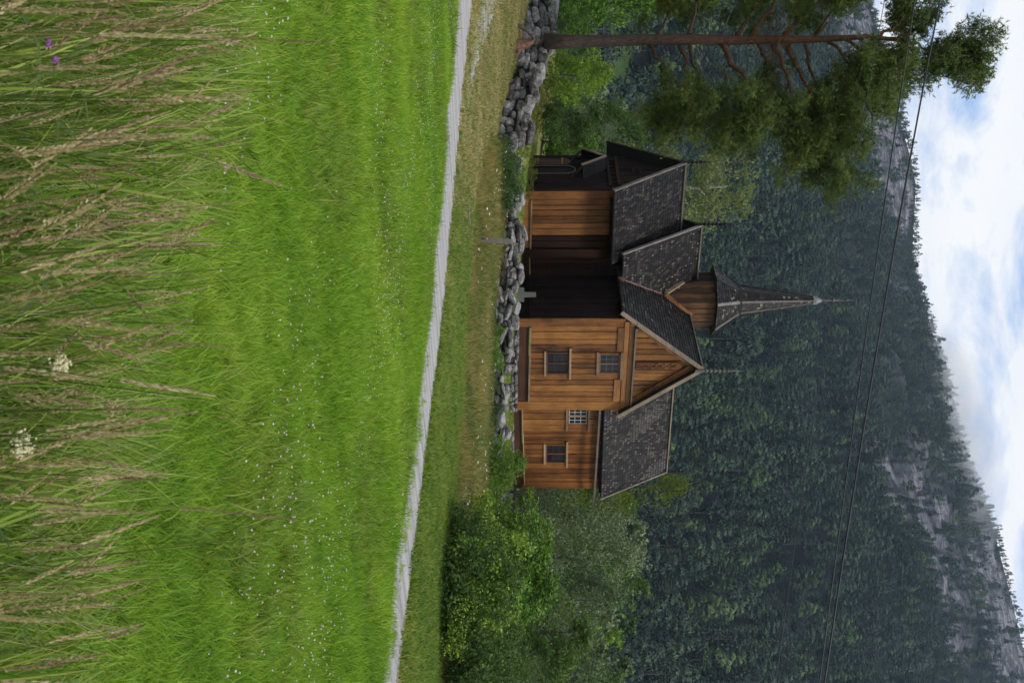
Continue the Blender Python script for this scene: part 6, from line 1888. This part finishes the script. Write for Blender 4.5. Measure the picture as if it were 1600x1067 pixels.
# meadowsweet and vetch
def umbel(seed, rad, n, mat, br):
    r_ = np.random.default_rng(seed); bm = bmesh.new()
    for i in range(n):
        c = r_.normal(0, rad * 0.5, 3) * np.array([1, 1, 0.7]); bmesh.ops.create_icosphere(bm, subdivisions=1, radius=br * r_.uniform(0.7, 1.3), matrix=Matrix.Translation(Vector(c)))
    me = bpy.data.meshes.new('blossom'); bm.to_mesh(me); bm.free()
    a = me.attributes.new('v', 'FLOAT', 'FACE'); a.data.foreach_set('value', r_.uniform(0, 1, len(me.polygons)).astype(np.float32)); me.materials.append(mat); return me
for (U, V_, d, lb, cat, mat, rad, n, br) in [(570, 85, 2.15, 'cream meadowsweet blossom between the grass stems, nearer the middle', 'flower', 'petal_cream', 0.022, 130, 0.0031), (698, 22, 2.15, 'cream meadowsweet blossom lowest in the foreground', 'flower', 'petal_cream', 0.025, 150, 0.0031),
        (640, 168, 2.6, 'small faded yellowish blossom behind the seed heads', 'flower', 'seed', 0.026, 60, 0.003), (62, 66, 2.2, 'purple vetch blossom low among the grass stems', 'flower', 'petal_purple', 0.008, 10, 0.0035), (86, 76, 2.25, 'larger purple vetch blossom beside the other vetch', 'flower', 'petal_purple', 0.011, 14, 0.0038)]:
    x, y = pxy(U, d); h = EYE - (845 - V_) / F * d - gz(x, y)
    e = empty('wild_flower', at_ground(x, y)); tag(e, lb, cat)
    mb = MB(); mb.tube([(0, 0, 0), (0.01, 0, h * 0.5), (0, 0, h)], [0.002, 0.002, 0.0012], 5); part(mb, 'stem', M['stem'], e)
    b = obj('blossom', umbel(900 + U, rad, n, M[mat], br), e); b.location = (0, 0, h)

# ------------------------------------------------------------------ air
def volume_mat(name, dens, col):
    mt = bpy.data.materials.new(name); mt.use_nodes = True
    t = mt.node_tree; t.nodes.clear()
    out = t.nodes.new('ShaderNodeOutputMaterial'); pv = t.nodes.new('ShaderNodeVolumePrincipled')
    pv.inputs['Color'].default_value = (*col, 1); pv.inputs['Density'].default_value = dens; pv.inputs['Anisotropy'].default_value = 0.1
    t.links.new(pv.outputs[0], out.inputs['Volume'])
    return mt
zmin = -8.0
mb = MB(); mb.box(-920, 920, -45, 1520, zmin - 1, 520)
hz_ = mb.build('haze', volume_mat('valley_air', 0.00010, (0.58, 0.78, 1.0))); hz_['kind'] = 'stuff'

def mist_puff(x, y, z, rx, ry, rz_, dens, label):
    bm = bmesh.new(); bmesh.ops.create_icosphere(bm, subdivisions=4, radius=1.0)
    me = bpy.data.meshes.new('mist'); bm.to_mesh(me); bm.free()
    me.materials.append(volume_mat('ridge_mist', dens, (0.95, 0.97, 1.0)))
    o = obj('mist', me); o.location = (x, y, z); o.scale = (rx, ry, rz_); o['kind'] = 'stuff'
for (U, V_, d, rx, ry, rz_, dn) in ((690, 1470, 955, 100, 70, 34, 0.0050), (630, 1452, 955, 75, 60, 26, 0.0040), (745, 1500, 970, 80, 60, 28, 0.0042), (690, 1430, 930, 120, 60, 50, 0.0016)):
    x, y = pxy(U, d); mist_puff(x, y, (V_ - 845) / F * d + EYE, rx, ry, rz_, dn, '')
